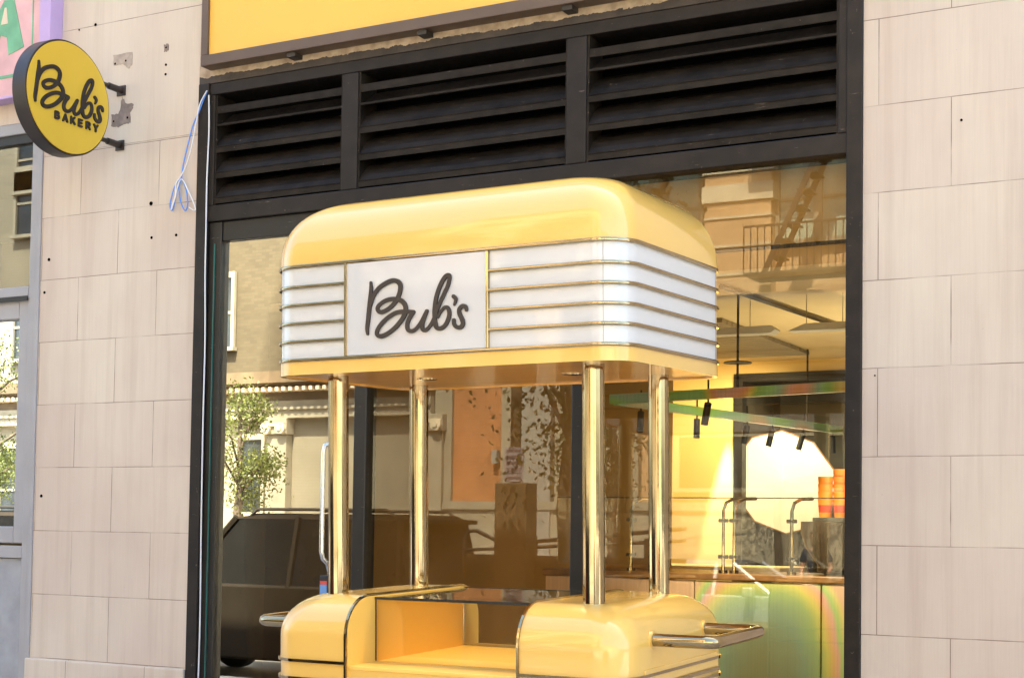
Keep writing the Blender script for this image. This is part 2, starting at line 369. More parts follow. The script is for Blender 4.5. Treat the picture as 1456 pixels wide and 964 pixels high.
def stroke_shape(name, strokes, depth, mat, parent, M, res=1.0, smooth=True, bev=.8):
    """hand-drawn strokes (x, y, half width in mm) -> one clean solid letter shape, placed by matrix M (metres)"""
    segs = []
    for s in strokes:
        q = catmull(s) if smooth else [np.array(p, float) for p in s]
        segs += list(zip(q, q[1:]))
    a = np.array([s[0] for s in segs]); b = np.array([s[1] for s in segs])
    x0, x1 = min(a[:, 0].min(), b[:, 0].min())-14, max(a[:, 0].max(), b[:, 0].max())+14
    y0, y1 = min(a[:, 1].min(), b[:, 1].min())-14, max(a[:, 1].max(), b[:, 1].max())+14
    nx, ny = int((x1-x0)/res)+1, int((y1-y0)/res)+1
    X, Y = np.meshgrid(x0+np.arange(nx)*res, y0+np.arange(ny)*res, indexing='ij'); F = np.full(X.shape, 99.)
    for (ax, ay, ar), (bx, by, br) in zip(a, b):
        dx, dy = bx-ax, by-ay; L = dx*dx+dy*dy+1e-9
        t = np.clip(((X-ax)*dx+(Y-ay)*dy)/L, 0, 1)
        F = np.minimum(F, np.hypot(X-ax-t*dx, Y-ay-t*dy)-(ar+t*(br-ar)))
    # marching squares
    nxt = {}; pos = {}
    def ed(i, j, k):   # k 0: (i,j)-(i+1,j)   1: (i,j)-(i,j+1)
        key = (i, j, k)
        if key not in pos:
            f0 = F[i, j]; f1 = F[i+1, j] if k == 0 else F[i, j+1]; t = f0/(f0-f1)
            pos[key] = (X[i, j]+(t*res if k == 0 else 0), Y[i, j]+(t*res if k == 1 else 0))
        return key
    S = F < 0
    mixed = S[:-1, :-1].astype(int)+S[1:, :-1]+S[1:, 1:]+S[:-1, 1:]
    for i, j in zip(*np.nonzero((mixed > 0) & (mixed < 4))):
        c = (S[i, j], S[i+1, j], S[i+1, j+1], S[i, j+1]); E_ = [(i, j, 0), (i+1, j, 1), (i, j+1, 0), (i, j, 1)]
        # walk edges; inside on the left: leave when going in->out
        outs = [k for k in range(4) if c[k] and not c[(k+1) % 4]]; ins = [k for k in range(4) if not c[k] and c[(k+1) % 4]]
        for k in outs:
            best = min(ins, key=lambda q: (q-k) % 4 if (q-k) % 4 else 9)
            nxt[ed(*E_[k])] = ed(*E_[best])
    loops = []; seen = set()
    for k in list(nxt):
        if k in seen: continue
        lp = []; q = k
        while q not in seen and q in nxt: seen.add(q); lp.append(pos[q]); q = nxt[q]
        if len(lp) > 8: loops.append(lp[::2])
    cu = bpy.data.curves.new(name, 'CURVE'); cu.dimensions = '2D'; cu.fill_mode = 'BOTH'; cu.extrude = depth*500; cu.bevel_depth = bev; cu.bevel_resolution = 1
    cu.offset = -bev
    for lp in loops:
        sp = cu.splines.new('POLY'); sp.points.add(len(lp)-1); sp.use_cyclic_u = True
        for p, (x, y) in zip(sp.points, lp): p.co = (x, y, 0, 1)
    to = bpy.data.objects.new('tmp', cu); COL.objects.link(to)
    me = bpy.data.meshes.new_from_object(to.evaluated_get(bpy.context.evaluated_depsgraph_get()))
    bpy.data.objects.remove(to); bpy.data.curves.remove(cu)
    me.transform(Matrix(M) @ Matrix.Scale(.001, 4)); me.materials.clear()
    return link(name, me, mat, parent)

LOGO = [
 [(-226, 108, 5.4), (-225, 76, 8.3), (-231, 26, 9.6), (-238, -32, 9.2), (-244, -77, 8.3), (-242, -100, 5.8)],
 [(-229, 14, 8.3), (-215, 50, 8.7), (-192, 78, 9.1), (-163, 96, 9.1), (-128, 108, 9.1), (-101, 105, 9.5), (-84, 89, 9.9), (-85, 62, 9.9), (-99, 32, 9.5), (-123, 7, 8.7), (-153, -10, 8.7), (-177, -15, 8.7), (-192, -6, 8.3), (-190, 9, 8.3), (-165, 26, 8.3), (-133, 34, 8.7), (-99, 32, 9.1), (-72, 20, 9.9), (-58, -3, 9.9), (-64, -34, 9.9), (-89, -65, 9.5), (-123, -92, 9.1), (-158, -109, 9.1), (-182, -112, 9.1), (-196, -103, 8.7), (-192, -84, 8.7), (-168, -57, 8.7), (-133, -34, 8.7), (-99, -21, 8.7), (-59, -20, 8.6), (-21, -24, 8.2)],
 [(-24, -28, 9.0), (-40, -47, 9.0), (-50, -71, 9.0), (-47, -92, 9.0), (-30, -100, 8.2), (-9, -92, 7.4), (13, -69, 7.3), (30, -43, 7.7), (42, -24, 7.7), (35, -40, 8.1), (24, -63, 9.0), (20, -88, 9.0), (31, -100, 8.1), (49, -92, 7.3), (66, -72, 7.3), (78, -50, 7.3)],
 [(85, -83, 8.1), (78, -50, 8.5), (79, -14, 8.9), (87, 30, 8.9), (104, 72, 8.9), (125, 103, 8.9), (142, 112, 8.1), (148, 101, 8.1), (140, 71, 8.1), (123, 40, 8.1), (106, 9, 8.1), (90, -22, 8.1), (79, -58, 8.5), (83, -85, 8.9), (99, -97, 8.5), (123, -89, 8.5), (140, -66, 8.9), (147, -38, 8.5), (139, -17, 7.7), (123, -16, 6.9), (106, -32, 6.1), (94, -51, 5.7)],
 [(166, 26, 8.1), (177, 15, 7.3), (173, 1, 5.6), (169, -7, 4.0)],
 [(225, -31, 6.8), (221, -19, 8.4), (207, -14, 8.0), (193, -25, 8.4), (193, -43, 8.8), (203, -62, 9.2), (209, -82, 9.2), (200, -96, 8.8), (182, -96, 8.0), (169, -84, 8.1), (167, -67, 7.3)]]

# ================================================================== STREET (seen in the glass and the brass)
GX0, GX1 = -60, 40
def sheet(name, y0, z0, y1, z1, mat, th=.3):
    m = MB(); m.prism([(y0, z0), (y1, z1), (y1, z1-th), (y0, z0-th)], 'x', GX0, GX1); return struct(m.done(name, mat))
sheet('sidewalk', 5.4, -.006, -6.7, -.20, 'concrete')
sheet('kerb', -6.7, -.198, -6.88, -.20, 'kerb')
sheet('road', -6.88, -.34, -16.9, -.34, 'asphalt')
sheet('kerb', -16.9, -.18, -17.08, -.178, 'kerb')
sheet('sidewalk', -17.08, -.18, -90, .0, 'concrete')
mk = MB()
for x in range(-58, 40, 6): mk.box(x, x+3, -11.96, -11.84, -.336, -.334)
struct(mk.done('road_markings', 'white_paint'))

# -- opposite buildings
FY = -22.0
def window(parent, x0, x1, z0, z1, gl='winglass', fr='stonetrim', y=FY):
    f = MB(); t = .09
    f.box(x0-t, x0, y, y+.10, z0, z1).box(x1, x1+t, y, y+.10, z0, z1).box(x0-t, x1+t, y, y+.101, z1, z1+t*1.6).box(x0-t*1.5, x1+t*1.5, y, y+.17, z0-t, z0)
    f.box(x0, x1, y+.001, y+.06, (z0+z1)/2-.03, (z0+z1)/2+.03)
    o = f.done('window', fr, parent)
    p = MB(); p.box(x0, x1, y-.02, y+.025, z0, z1); p.done('pane', gl, o); return o
def fire_escape(parent, x0, x1, z, y=FY):
    f = MB(); f.box(x0, x1, y+.1, y+1.1, z-.05, z)
    f.box(x0, x1, y+1.06, y+1.1, z+.9, z+.94)
    n = int((x1-x0)/.14)
    for i in range(n+1): xx = x0+(x1-x0)*i/n; f.box(xx-.01, xx+.01, y+1.07, y+1.09, z, z+.9)
    for i in range(9):
        t = i/9; f.box(x0+.3+t*1.3, x0+.55+t*1.3, y+.3, y+.9, z+t*2.9, z+t*2.9+.03)
    f.prism([(x0+.3, z), (x0+.42, z), (x0+1.8, z+2.95), (x0+1.68, z+2.95)], 'y', y+.88, y+.92)
    f.prism([(x0+.3, z), (x0+.42, z), (x0+1.8, z+2.95), (x0+1.68, z+2.95)], 'y', y+.28, y+.32)
    return f.done('fire_escape', 'iron', parent)
# building A: cream shop floor, dentil cornice, tan brick above
bA = thing('cream_building', 'building with cream ground floor, dark toothed cornice and tan brick above', 'building', (-26, FY, 0))
offA = (-26, FY, 0)
def prt(mb, name, mat, parent, off, **k): return mb.done(name, mat, parent, off=off, **k)
m = MB(); m.box(-44, -17.75, FY-9, FY-.25, 0, 4.35); prt(m, 'wall', 'creamfac', bA, offA)
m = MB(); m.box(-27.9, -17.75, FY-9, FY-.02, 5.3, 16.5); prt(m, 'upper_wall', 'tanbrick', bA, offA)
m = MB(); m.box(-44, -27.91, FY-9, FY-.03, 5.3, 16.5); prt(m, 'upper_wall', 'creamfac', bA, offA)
for xx in (-43.4, -38.2, -33.0, -27.8, -22.15, -17.74):
    m = MB(); m.box(xx-.3, xx+.3, FY-.25, FY+.02, .752, 3.8); m.box(xx-.38, xx+.38, FY-.25, FY+.1, 0, .75); m.box(xx-.36, xx+.36, FY-.25, FY+.1, 3.802, 4.2)
    po = prt(m, 'pilaster', 'stonetrim', bA, offA, bevel=.02); m = MB()
    for sgn in (-1, 1): m.cyl((xx+sgn*.22, FY+.05, 3.95), (xx+sgn*.22, FY+.2, 3.95), .14, n=14).cyl((xx+sgn*.22, FY+.2, 3.95), (xx+sgn*.22, FY+.24, 3.95), .07, n=12)
    m.box(xx-.34, xx+.34, FY+.05, FY+.16, 4.0, 4.08); prt(m, 'scroll_capital', 'bandstone', po, offA)
m = MB(); m.box(-44, -17.72, FY-.3, FY+.05, 4.2, 4.40).box(-44, -17.72, FY-.3, FY+.12, 4.40, 4.47); prt(m, 'lower_cornice', 'stonetrim', bA, offA)
m = MB(); m.box(-44, -17.74, FY-.3, FY+.03, 4.47, 5.0).box(-44, -17.70, FY-.3, FY+.50, 5.02, 5.3).box(-44, -17.72, FY-.3, FY+.40, 4.98, 5.02)
prt(m, 'cornice', 'brownmetal', bA, offA)
m = MB()
x = -43.9
while x < -17.9: m.box(x, x+.09, FY+.03, FY+.44, 4.83, 4.92); x += .2
prt(m, 'dentils', 'cream', bA, offA)
m = MB(); m.box(-44, -17.73, FY-.3, FY+.06, 4.47, 4.62); prt(m, 'scallop_band', 'stonetrim', bA, offA)
for xx in (-36.9, -33.6, -30.6, -27.3, -24.05, -20.9):
    for zz in (6.0, 9.4, 10.6): o = window(bA, xx-.5, xx+.48, zz, zz+1.75, 'blindglass' if int(xx*7) % 2 else 'winglass'); o.data.transform(Matrix.Translation(-Vector(offA))); o.children[0].data.transform(Matrix.Translation(-Vector(offA)))
for xx in (-41, -35.6, -30.4, -25.4): # shop windows
    o = window(bA, xx-1.3, xx+1.3, 1.3, 3.6, 'winglass', 'stonetrim', FY-.24); o.data.transform(Matrix.Translation(-Vector(offA))); o.children[0].data.transform(Matrix.Translation(-Vector(offA)))
o = window(bA, -23.35, -22.72, 1.9, 3.7, 'winglass', 'stonetrim', FY-.24); o.data.transform(Matrix.Translation(-Vector(offA))); o.children[0].data.transform(Matrix.Translation(-Vector(offA)))
m = MB(); m.box(-44, -17.7, FY-9, FY+.3, 16.5, 17.1); prt(m, 'parapet', 'brownmetal', bA, offA)
# building B: orange brick with stone banded piers and fire escapes
bB = thing('brick_building', 'orange brick building with stone banded piers and iron fire escapes', 'building', (-9, FY, 0))
offB = (-9, FY, 0)
m = MB(); m.box(-17.7, 1.0, FY-9, FY-.30, 2.2, 20); prt(m, 'wall', 'paleorange', bB, offB)
m = MB(); m.box(-17.7, 1.0, FY-9, FY-.12, 0, 2.02).box(-17.7, 1.0, FY-9, FY-.05, 2.02, 2.2); prt(m, 'base', 'stonetrim', bB, offB)
m = MB(); m.box(-17.25, -15.95, FY-.3, FY-.2, 2.2, 5.2); prt(m, 'brick_panel', 'redbrick', bB, offB)
for a_, b_ in ((-15.95, -15.6), (-17.7, -17.25), (-14.6, -12.6)): m = MB(); m.box(a_, b_, FY-.3, FY-.1, 2.2, 5.2); prt(m, 'pale_pier', 'stonetrim', bB, offB)
m = MB(); m.box(-15.5, -14.7, FY-.3, FY-.08, .6, 4.9); prt(m, 'service_door', 'greymetal', bB, offB)
m = MB(); m.box(-16.15, -16.02, FY-.2, FY-.02, 3.05, 3.35); prt(m, 'alarm_box', 'greymetal', bB, offB)
m = MB(); m.box(-17.72, 1.02, FY-.3, FY+.02, 5.2, 5.6); prt(m, 'string_course', 'bandstone', bB, offB)
piers = [-16.9, -13.9, -10.35, -7.1, -3.9, -.8]
m = MB()
for xx in piers: m.box(xx-.72, xx+.72, FY-.3, FY+.05, 5.6, 19)
prt(m, 'brick_pier', 'paleorange', bB, offB)
for xx in piers:
    for zz, hh in ((8.45, .36), (9.05, .5), (12.5, .36), (13.1, .5), (16.5, .36)): m = MB(); m.box(xx-.78, xx+.78, FY-.3, FY+.10, zz, zz+hh); prt(m, 'pier_band', 'bandstone', bB, offB)
    for zz in (6.3, 6.9, 7.5, 8.1): m = MB(); m.box(xx-.74, xx+.74, FY-.3, FY+.08, zz, zz+.05); prt(m, 'brick_ledge', 'bandstone', bB, offB)
for a, b_ in zip(piers, piers[1:]):
    xm = (a+b_)/2
    for i, zz in enumerate((7.6, 10.9, 14.4)):
        for dx in (-.45, .45):
            o = window(bB, xm+dx-.36, xm+dx+.36, zz, zz+1.7, 'blindglass' if (i+int(xm)) % 2 == 0 else 'winglass', 'stonetrim', FY-.3)
            for q in (o, o.children[0]): q.data.transform(Matrix.Translation(-Vector(offB)))
for xm in (-8.7, -12.1, -2.4):
    for zz in (6.75, 10.1, 13.5):
        o = fire_escape(bB, xm-1.15, xm+1.15, zz); o.data.transform(Matrix.Translation(-Vector(offB)))
for xx in (-10.6, -8.4, -5.2, -2.0):
    o = window(bB, xx-1.1, xx+1.1, 2.5, 4.7, 'winglass', 'stonetrim', FY-.3)
    for q in (o, o.children[0]): q.data.transform(Matrix.Translation(-Vector(offB)))
m = MB(); m.box(-17.75, 1.05, FY-9, FY+.5, 20, 20.7); prt(m, 'cornice', 'brownmetal', bB, offB)
# building C further along
bC = thing('stone_apartment_building', 'low buff stone building with rows of sash windows beyond the orange brick building', 'building', (16, FY, 0))
offC = (16, FY, 0)
m = MB(); m.box(1.1, 34, FY-9, FY-.1, 0, 7.6); prt(m, 'wall', 'bandstone', bC, offC)
for xx in range(3, 33, 3):
    for zz in (1.2, 5.0):
        o = window(bC, xx-.5, xx+.5, zz, zz+1.8, 'winglass', 'stonetrim', FY-.1)
        for q in (o, o.children[0]): q.data.transform(Matrix.Translation(-Vector(offC)))
m = MB(); m.box(1.08, 34.1, FY-9, FY+.4, 7.6, 8.1); prt(m, 'cornice', 'stonetrim', bC, offC)

# -- trees
def tree(name, loc, h0, h1, rx_, ry_, n, label, mat, seed, tr=.13, group='street trees', ls=1.0):
    rng = random.Random(seed)
    t = thing(name, label, 'tree', loc, 0, group)
    tk = MB(); tk.tube([(0, 0, -.05), (.03, 0, 1.0), (-.02, .02, 2.0), (.05, 0, h0+.3), (.0, .03, (h0+h1)/2), (0, 0, h1-.3)], tr, 10, [tr*1.35, tr, tr*.92, tr*.8, tr*.45, tr*.15]); tr_o = tk.done('trunk', 'bark', t, smooth=True)
    cl = []; lb = MB()
    for i in range(15):
        a = rng.uniform(0, 6.28); q = rng.random()**.5; zz = rng.uniform(h0, h1)
        k = 1-abs((zz-(h0+h1)/2)/((h1-h0)/2))**2*.6
        c = Vector((math.cos(a)*rx_*q*k, math.sin(a)*ry_*q*k, zz)); cl.append((c, rng.uniform(.28, .55)*min(rx_, 1.4)))
        s0 = Vector((0, 0, max(h0-.2, zz-1.0))); md = (s0+c)/2+Vector((0, 0, .15))
        lb.tube([s0, md, c, c+(c-md)*.4], .02, 6, [tr*.32, tr*.2, tr*.1, .006])
    lb.done('limb', 'bark', t, smooth=True)
    m = MB()
    for i in range(n):
        c, r = cl[rng.randrange(len(cl))]
        p = c+Vector((rng.gauss(0, r*.55), rng.gauss(0, r*.55), rng.gauss(0, r*.5)-.1))
        e = Vector((rng.uniform(-1, 1), rng.uniform(-1, 1), rng.uniform(-1.4, .2))).normalized(); u = e.orthogonal().normalized(); u.rotate(Matrix.Rotation(rng.uniform(0, 6), 3, e))
        L = rng.uniform(.05, .10)*ls; W = L*.3
        m.poly([p, p+e*L*.5+u*W, p+e*L, p+e*L*.5-u*W])
    m.done('crown', mat, t); return t
tree('honey_locust_tree', (-6.66, -6.5, -.2), 2.75, 5.6, 1.15, .8, 6500, 'honey locust with feathery drooping leaves growing by the near kerb', 'leaf', 3, .085, ls=.85)
tree('street_tree', (-19.75, -17.6, -.15), 2.4, 4.5, .95, 1.0, 4200, 'leafy street tree before the cream ground floor building', 'leaf2', 5, .10)
tree('street_tree', (-11.2, -17.7, -.15), 2.4, 5.4, 1.2, 1.1, 5000, 'thin crowned street tree before the orange brick building', 'leaf', 9, .10)
tree('street_tree', (-8.9, -20.3, -.05), 4.3, 5.9, 1.3, .8, 3500, 'small street tree close to the wall of the orange brick building', 'leaf2', 12, .08)
tree('street_tree', (-27.6, -17.7, -.15), 2.3, 6.2, 1.9, 1.6, 9000, 'tallest and fullest street tree, at the far left end of the opposite sidewalk', 'leaf2', 15, .16)

# -- parked cars
def car(name, label, x, y, z, mat, suv=True, flip=False, group='cars parked along both kerbs'):
    """length along x, front towards -x"""
    t = thing(name, label, 'car', (x, y, z), math.pi if flip else 0, group)
    H = 2.08 if suv else 1.48; L = 4.9 if suv else 4.6; wd = .95 if suv else .9; belt = 1.22 if suv else .95
    hood = 1.15 if suv else .9
    prof = [(-L/2, .45), (-L/2+.05, hood-.25), (-L/2+.35, hood-.05), (-L/2+1.2, hood+.04), (-.95 if suv else -.7, belt), (L/2-.12, belt), (L/2-.02, belt-.25), (L/2, .5), (L/2-.1, .32), (-L/2+.1, .30)]
    b = MB(); k = len(prof)
    b.rings([[(px, yy, pz if abs(yy) < wd-.04 else pz*.99+.005) for px, pz in prof] for yy in (-wd+.06, -wd, wd, wd-.06)] if False else [[(px*.985, -wd, pz*.985+.01) for px, pz in prof], [(px, -wd+.05, pz) for px, pz in prof], [(px, wd-.05, pz) for px, pz in prof], [(px*.985, wd, pz*.985+.01) for px, pz in prof]])
    body = b.done('body', mat, t, smooth=30, bevel=.03)
    g = MB(); fr = -1.0 if suv else -.75; rt = L/2-.35 if suv else L/2-1.25
    bot = [(fr, belt-.02), (L/2-.1 if suv else L/2-.6, belt-.02)]; top = [(fr+.75, H-.05), (rt, H-.05)]
    for sgn in (0,):
        lo = [(bot[0][0], -wd+.04, belt-.02), (bot[1][0], -wd+.04, belt-.02), (bot[1][0], wd-.04, belt-.02), (bot[0][0], wd-.04, belt-.02)]
        hi = [(top[0][0], -wd+.22, H-.06), (top[1][0], -wd+.22, H-.06), (top[1][0], wd-.22, H-.06), (top[0][0], wd-.22, H-.06)]
        g.rings([lo, hi])
    g.done('window_glass', 'carglass', t, bevel=.02)
    rf = MB(); rf.rings([[(top[0][0]-.04, -wd+.2, H-.075), (top[1][0]+.06, -wd+.2, H-.075), (top[1][0]+.06, wd-.2, H-.075), (top[0][0]-.04, wd-.2, H-.075)], [(top[0][0]+.2, -wd+.3, H), (top[1][0]-.05, -wd+.3, H), (top[1][0]-.05, wd-.3, H), (top[0][0]+.2, wd-.3, H)]]); rf.done('roof', mat, t, bevel=.03)
    p = MB()
    for sg in (-1, 1):
        for px in (fr, (fr+rt)/2+.1, rt+(.1 if suv else .55)):
            q0 = Vector((px, sg*(wd-.035), belt-.03)); q1 = Vector((px+(.72 if px == fr else (.0 if px < rt else -.1)), sg*(wd-.215), H-.05)); p.tube([q0, q1], .045, 6)
    p.done('window_pillar', mat, t)
    if suv:
        for sg in (-1, 1): q = MB(); q.tube([(fr+.9, sg*(wd-.26), H-.03), (fr+1.0, sg*(wd-.26), H+.05), (rt-.2, sg*(wd-.26), H+.05), (rt-.1, sg*(wd-.26), H-.03)], .02, 6); q.done('roof_rail', 'iron', t)
        s = MB(); s.box(rt-.05, rt+.22, -wd+.25, wd-.25, H-.1, H-.05); s.done('spoiler', mat, t, bevel=.01)
    for px in (-L/2+.95, L/2-.95):
        for sg in (-1, 1):
            wm = MB(); wm.cyl((px, sg*(wd-.2), .36), (px, sg*(wd+.01), .36), .36, n=28); wo = wm.done('wheel', 'tyre', t, smooth=True, bevel=.03)
            rm = MB(); rm.cyl((px, sg*(wd-.02), .36), (px, sg*(wd+.02), .36), .23, .20, n=20); rm.done('rim', 'alloy', wo)
    for sg in (-1, 1):
        a_ = MB(); a_.box(-L/2-.02, -L/2+.22, sg*(wd-.02)-(.34 if sg > 0 else 0), sg*(wd-.02)+(.34 if sg < 0 else 0), hood-.38, hood-.2); a_.done('headlight', 'head', t, bevel=.03)
        a_ = MB(); a_.box(L/2-.22, L/2+.02, sg*(wd+.004)-(.2 if sg > 0 else 0), sg*(wd+.004)+(.2 if sg < 0 else 0), belt-.42, belt-.08); a_.done('taillight', 'tail', t, bevel=.03)
        a_ = MB(); a_.box(fr+.25, fr+.42, sg*(wd+.18)-.1, sg*(wd+.18)+.1, belt-.02, belt+.14); a_.done('mirror', mat, t, bevel=.03)
    a_ = MB(); a_.box(L/2, L/2+.02, -.26, .26, .62, .76); a_.done('number_plate', 'plate', t)
    a_ = MB(); a_.box(-L/2-.05, -L/2+.1, -wd+.05, wd-.05, .32, .58); a_.box(L/2-.1, L/2+.06, -wd+.05, wd-.05, .36, .60); a_.done('bumper', 'iron', t, bevel=.03)
    return t
MAT['carblack'] = paint('black car paint', (.012, .009, .006, 1), .6, spec=.12, var=.05)
MAT['carbrown'] = paint('dark bronze car paint', (.03, .022, .014, 1), .6, spec=.15, var=.05)
MAT['carsilver'] = paint('silver car paint', (.42, .43, .45, 1), .3, metal=.4, coat=1, coatr=.03, var=.03)
MAT['carwhite'] = paint('white car paint', (.72, .72, .70, 1), .3, coat=1, coatr=.03, var=.02)
car('parked_suv', 'black sport utility vehicle with roof rails parked at the near kerb', -11.35, -8.15, -.34, 'carblack')
car('parked_suv', 'dark bronze sport utility vehicle parked at the near kerb behind the black one', -16.7, -8.1, -.34, 'carbrown')
car('parked_sedan', 'silver sedan parked at the far kerb beside the standing person', -8.0, -15.9, -.34, 'carsilver', suv=False, flip=True)
car('parked_sedan', 'white sedan parked at the far kerb before the orange brick building', -14.6, -15.9, -.34, 'carwhite', suv=False, flip=True)
car('parked_sedan', 'dark sedan parked at the far kerb near the buff stone building', 3.6, -15.9, -.34, 'carblack', suv=False, flip=True)

# -- street furniture by the near kerb
pole = thing('street_pole', 'brown street pole with a dark cabinet clamped round it', 'pole', (-7.26, -6.5, -.2))
m = MB(); m.cyl((0, 0, 0), (0, 0, 6.5), .062, .05, 16); m.done('pole', 'brownmetal', pole, smooth=True)
m = MB(); m.box(-.19, .19, -.14, .10, .35, 2.27); m.done('cabinet', 'brownmetal', pole, bevel=.012)
m = MB(); m.cyl((0, 0, 0), (0, 0, .10), .15, .12, 16); m.done('base_flange', 'iron', pole)
nt = thing('paper_notice', 'lilac paper notice with dark printed lines wrapped on the street pole', 'notice', (-7.24, -6.43, 2.08))
m = MB(); m.box(-.115, .115, 0, .004, 0, .36); m.done('paper', 'paper', nt)
m = MB()
for z, h, wv in ((.31, .03, .08), (.235, .04, .09), (.18, .035, .09), (.135, .012, .09), (.11, .012, .08), (.085, .012, .09), (.03, .025, .085)): m.box(-wv, wv, .004, .006, z, z+h)
m.done('printed_lines', 'ink', nt)
rl = thing('dining_barrier', 'low dark kerbside barrier with a looped top rail before the parked cars', 'barrier', (-7.0, -6.62, -.2))
m = MB(); m.box(-.9, 1.6, -.02, .02, .1, 1.52); m.done('panel', 'iron', rl)
m = MB(); m.tube([(-.93, 0, 0), (-.93, 0, 1.68), (-.88, 0, 1.76), (-.78, 0, 1.77), (-.45, 0, 1.63), (1.6, 0, 1.82)], .022, 8).tube([(-.93, 0, 1.56), (1.6, 0, 1.70)], .018, 8); m.done('rail', 'iron', rl)
for xx in (-.5, -.1, .6, 1.2): m = MB(); m.box(xx-.04, xx+.04, -.022, .022, .05, 1.72); m.done('post', 'iron', rl)

# -- a person across the street
def person(loc, rz, label):
    t = thing('person', label, 'person', loc, rz)
    def skin(name, verts, edges, rad, mat, par, lv=2):
        me = bpy.data.meshes.new(name); me.from_pydata(verts, edges, []); me.update()
        o = link(name, me, mat, par); md = o.modifiers.new('skin', 'SKIN'); sv = me.skin_vertices[0].data
        for i, q in enumerate(rad): sv[i].radius = q if hasattr(q, '__len__') else (q, q)
        sv[0].use_root = True
        s = o.modifiers.new('sub', 'SUBSURF'); s.levels = lv; s.render_levels = lv; md.use_smooth_shade = True
        return o
    V = [(0, 0, .95), (0, 0, 1.15), (0, .01, 1.38), (0, 0, 1.50), (0, .01, 1.58), (0, .02, 1.68), (0, .01, 1.76),
         (-.18, 0, 1.42), (-.24, .02, 1.15), (-.22, .16, .95), (-.21, .22, .88), (.18, 0, 1.42), (.26, .0, 1.16), (.22, .18, 1.05), (.16, .25, 1.02),
         (-.10, 0, .88), (-.11, .02, .48), (-.12, -.02, .08), (-.12, .14, .04), (.10, 0, .88), (.12, .02, .48), (.13, -.02, .08), (.13, .14, .04)]
    E_ = [(0, 1), (1, 2), (2, 3), (3, 4), (4, 5), (5, 6), (2, 7), (7, 8), (8, 9), (9, 10), (2, 11), (11, 12), (12, 13), (13, 14), (0, 15), (15, 16), (16, 17), (17, 18), (0, 19), (19, 20), (20, 21), (21, 22)]
    rd = [(.15, .10), (.13, .09), (.16, .10), .055, .055, .092, .07, .06, .045, .032, .03, .06, .045, .032, .03, .09, .06, .045, .04, .09, .06, .045, .04]
    body = skin('body', V, E_, rd, 'skin', t)
    skin('shirt', [(0, 0, .96), (0, 0, 1.2), (0, .01, 1.38), (0, 0, 1.46), (-.18, 0, 1.42), (-.235, .01, 1.24), (.18, 0, 1.42), (.245, 0, 1.25)], [(0, 1), (1, 2), (2, 3), (2, 4), (4, 5), (2, 6), (6, 7)], [(.165, .115), (.145, .105), (.175, .115), .07, .08, .07, .08, .07], 'navy', t)
    skin('jeans', [(0, 0, 1.0), (0, 0, .92), (-.10, 0, .84), (-.11, .02, .48), (-.12, -.02, .13), (.10, 0, .84), (.12, .02, .48), (.13, -.02, .13)], [(0, 1), (1, 2), (2, 3), (3, 4), (1, 5), (5, 6), (6, 7)], [(.16, .115), (.165, .12), .105, .075, .07, .105, .075, .07], 'jeans', t)
    fm = MB()
    for sx_ in (-1, 1): bmesh.ops.create_icosphere(fm.bm, subdivisions=1, radius=.012, matrix=Matrix.Translation((sx_*.034, .107, 1.70)))
    fm.box(-.022, .022, .098, .108, 1.635, 1.642); fm.done('face_features', 'lampblack', t)
    nm = MB(); nm.prism([(.09, 1.70), (.128, 1.665), (.09, 1.662)], 'x', -.011, .011); nm.done('nose', 'skin', t)
    h = MB(); bmesh.ops.create_icosphere(h.bm, subdivisions=3, radius=.118, matrix=Matrix.Translation((0, -.01, 1.72)))
    for q in h.bm.verts:
        if q.co.y > .03 and q.co.z < 1.77: q.co.y = .01
        if q.co.z < 1.66: q.co.z -= .10; q.co.x *= .9
    h.done('hair', 'hair', t, smooth=True)
    return t
person((-7.35, -17.6, -.17), 0, 'person in a dark top and blue jeans standing behind the silver sedan')

# ================================================================== SHOP BUILDING
shop = thing('stone_building', 'pale limestone building that carries the bakery shopfront', 'building', (-4, 0, 0))
offS = (-4, 0, 0)
XL0, XL1, XR0, XR1 = -7.262, -5.966, -1.863, 9.0
m = MB(); m.box(XL0, XL1, 0, .6, .72, 3.989); o = m.done('left_pier', 'stone_l', shop); o.location = (4, 0, 0)
m = MB(); m.box(XL0, XL1, 0, .6, 3.9895, 11.0); o = m.done('left_pier_upper', 'stone_u', shop); o.location = (4, 0, 0)
m = MB(); m.box(XR0, XR1, 0, .6, -.3, 11.0); o = m.done('right_pier', 'stone_r', shop); o.location = (4, 0, 0)
m = MB(); m.box(XL0-.025, XL1-.004, -.025, .58, -.3, .722); o = m.done('plinth', 'stone_l', shop, bevel=.008); o.location = (4, 0, 0)
m = MB(); m.box(XL1, XR0, .002, .6, 4.40, 11.0).box(-26, XL0, .004, .6, 4.235, 11.0); o = m.done('upper_wall', 'stone_l', shop); o.location = (4, 0, 0)
m = MB(); m.box(XL1, XR0, -.004, .5, 4.285, 4.402); o = m.done('painted_lintel', 'ragged', shop); o.location = (4, 0, 0)
m = MB(); m.box(-26, -9.6, .006, .6, -.3, 4.235); o = m.done('far_wall', 'stone_l', shop); o.location = (4, 0, 0)
m = MB(); m.box(-26, 9, .6, 12, 10.6, 11.0); m.box(-26, 9, 11.5, 12, -.3, 10.6); m.box(-26, -25.5, .6, 11.5, -.3, 10.6); m.box(8.5, 9, .6, 11.5, -.3, 10.6); o = m.done('rear_shell', 'tar', shop); o.location = (4, 0, 0)
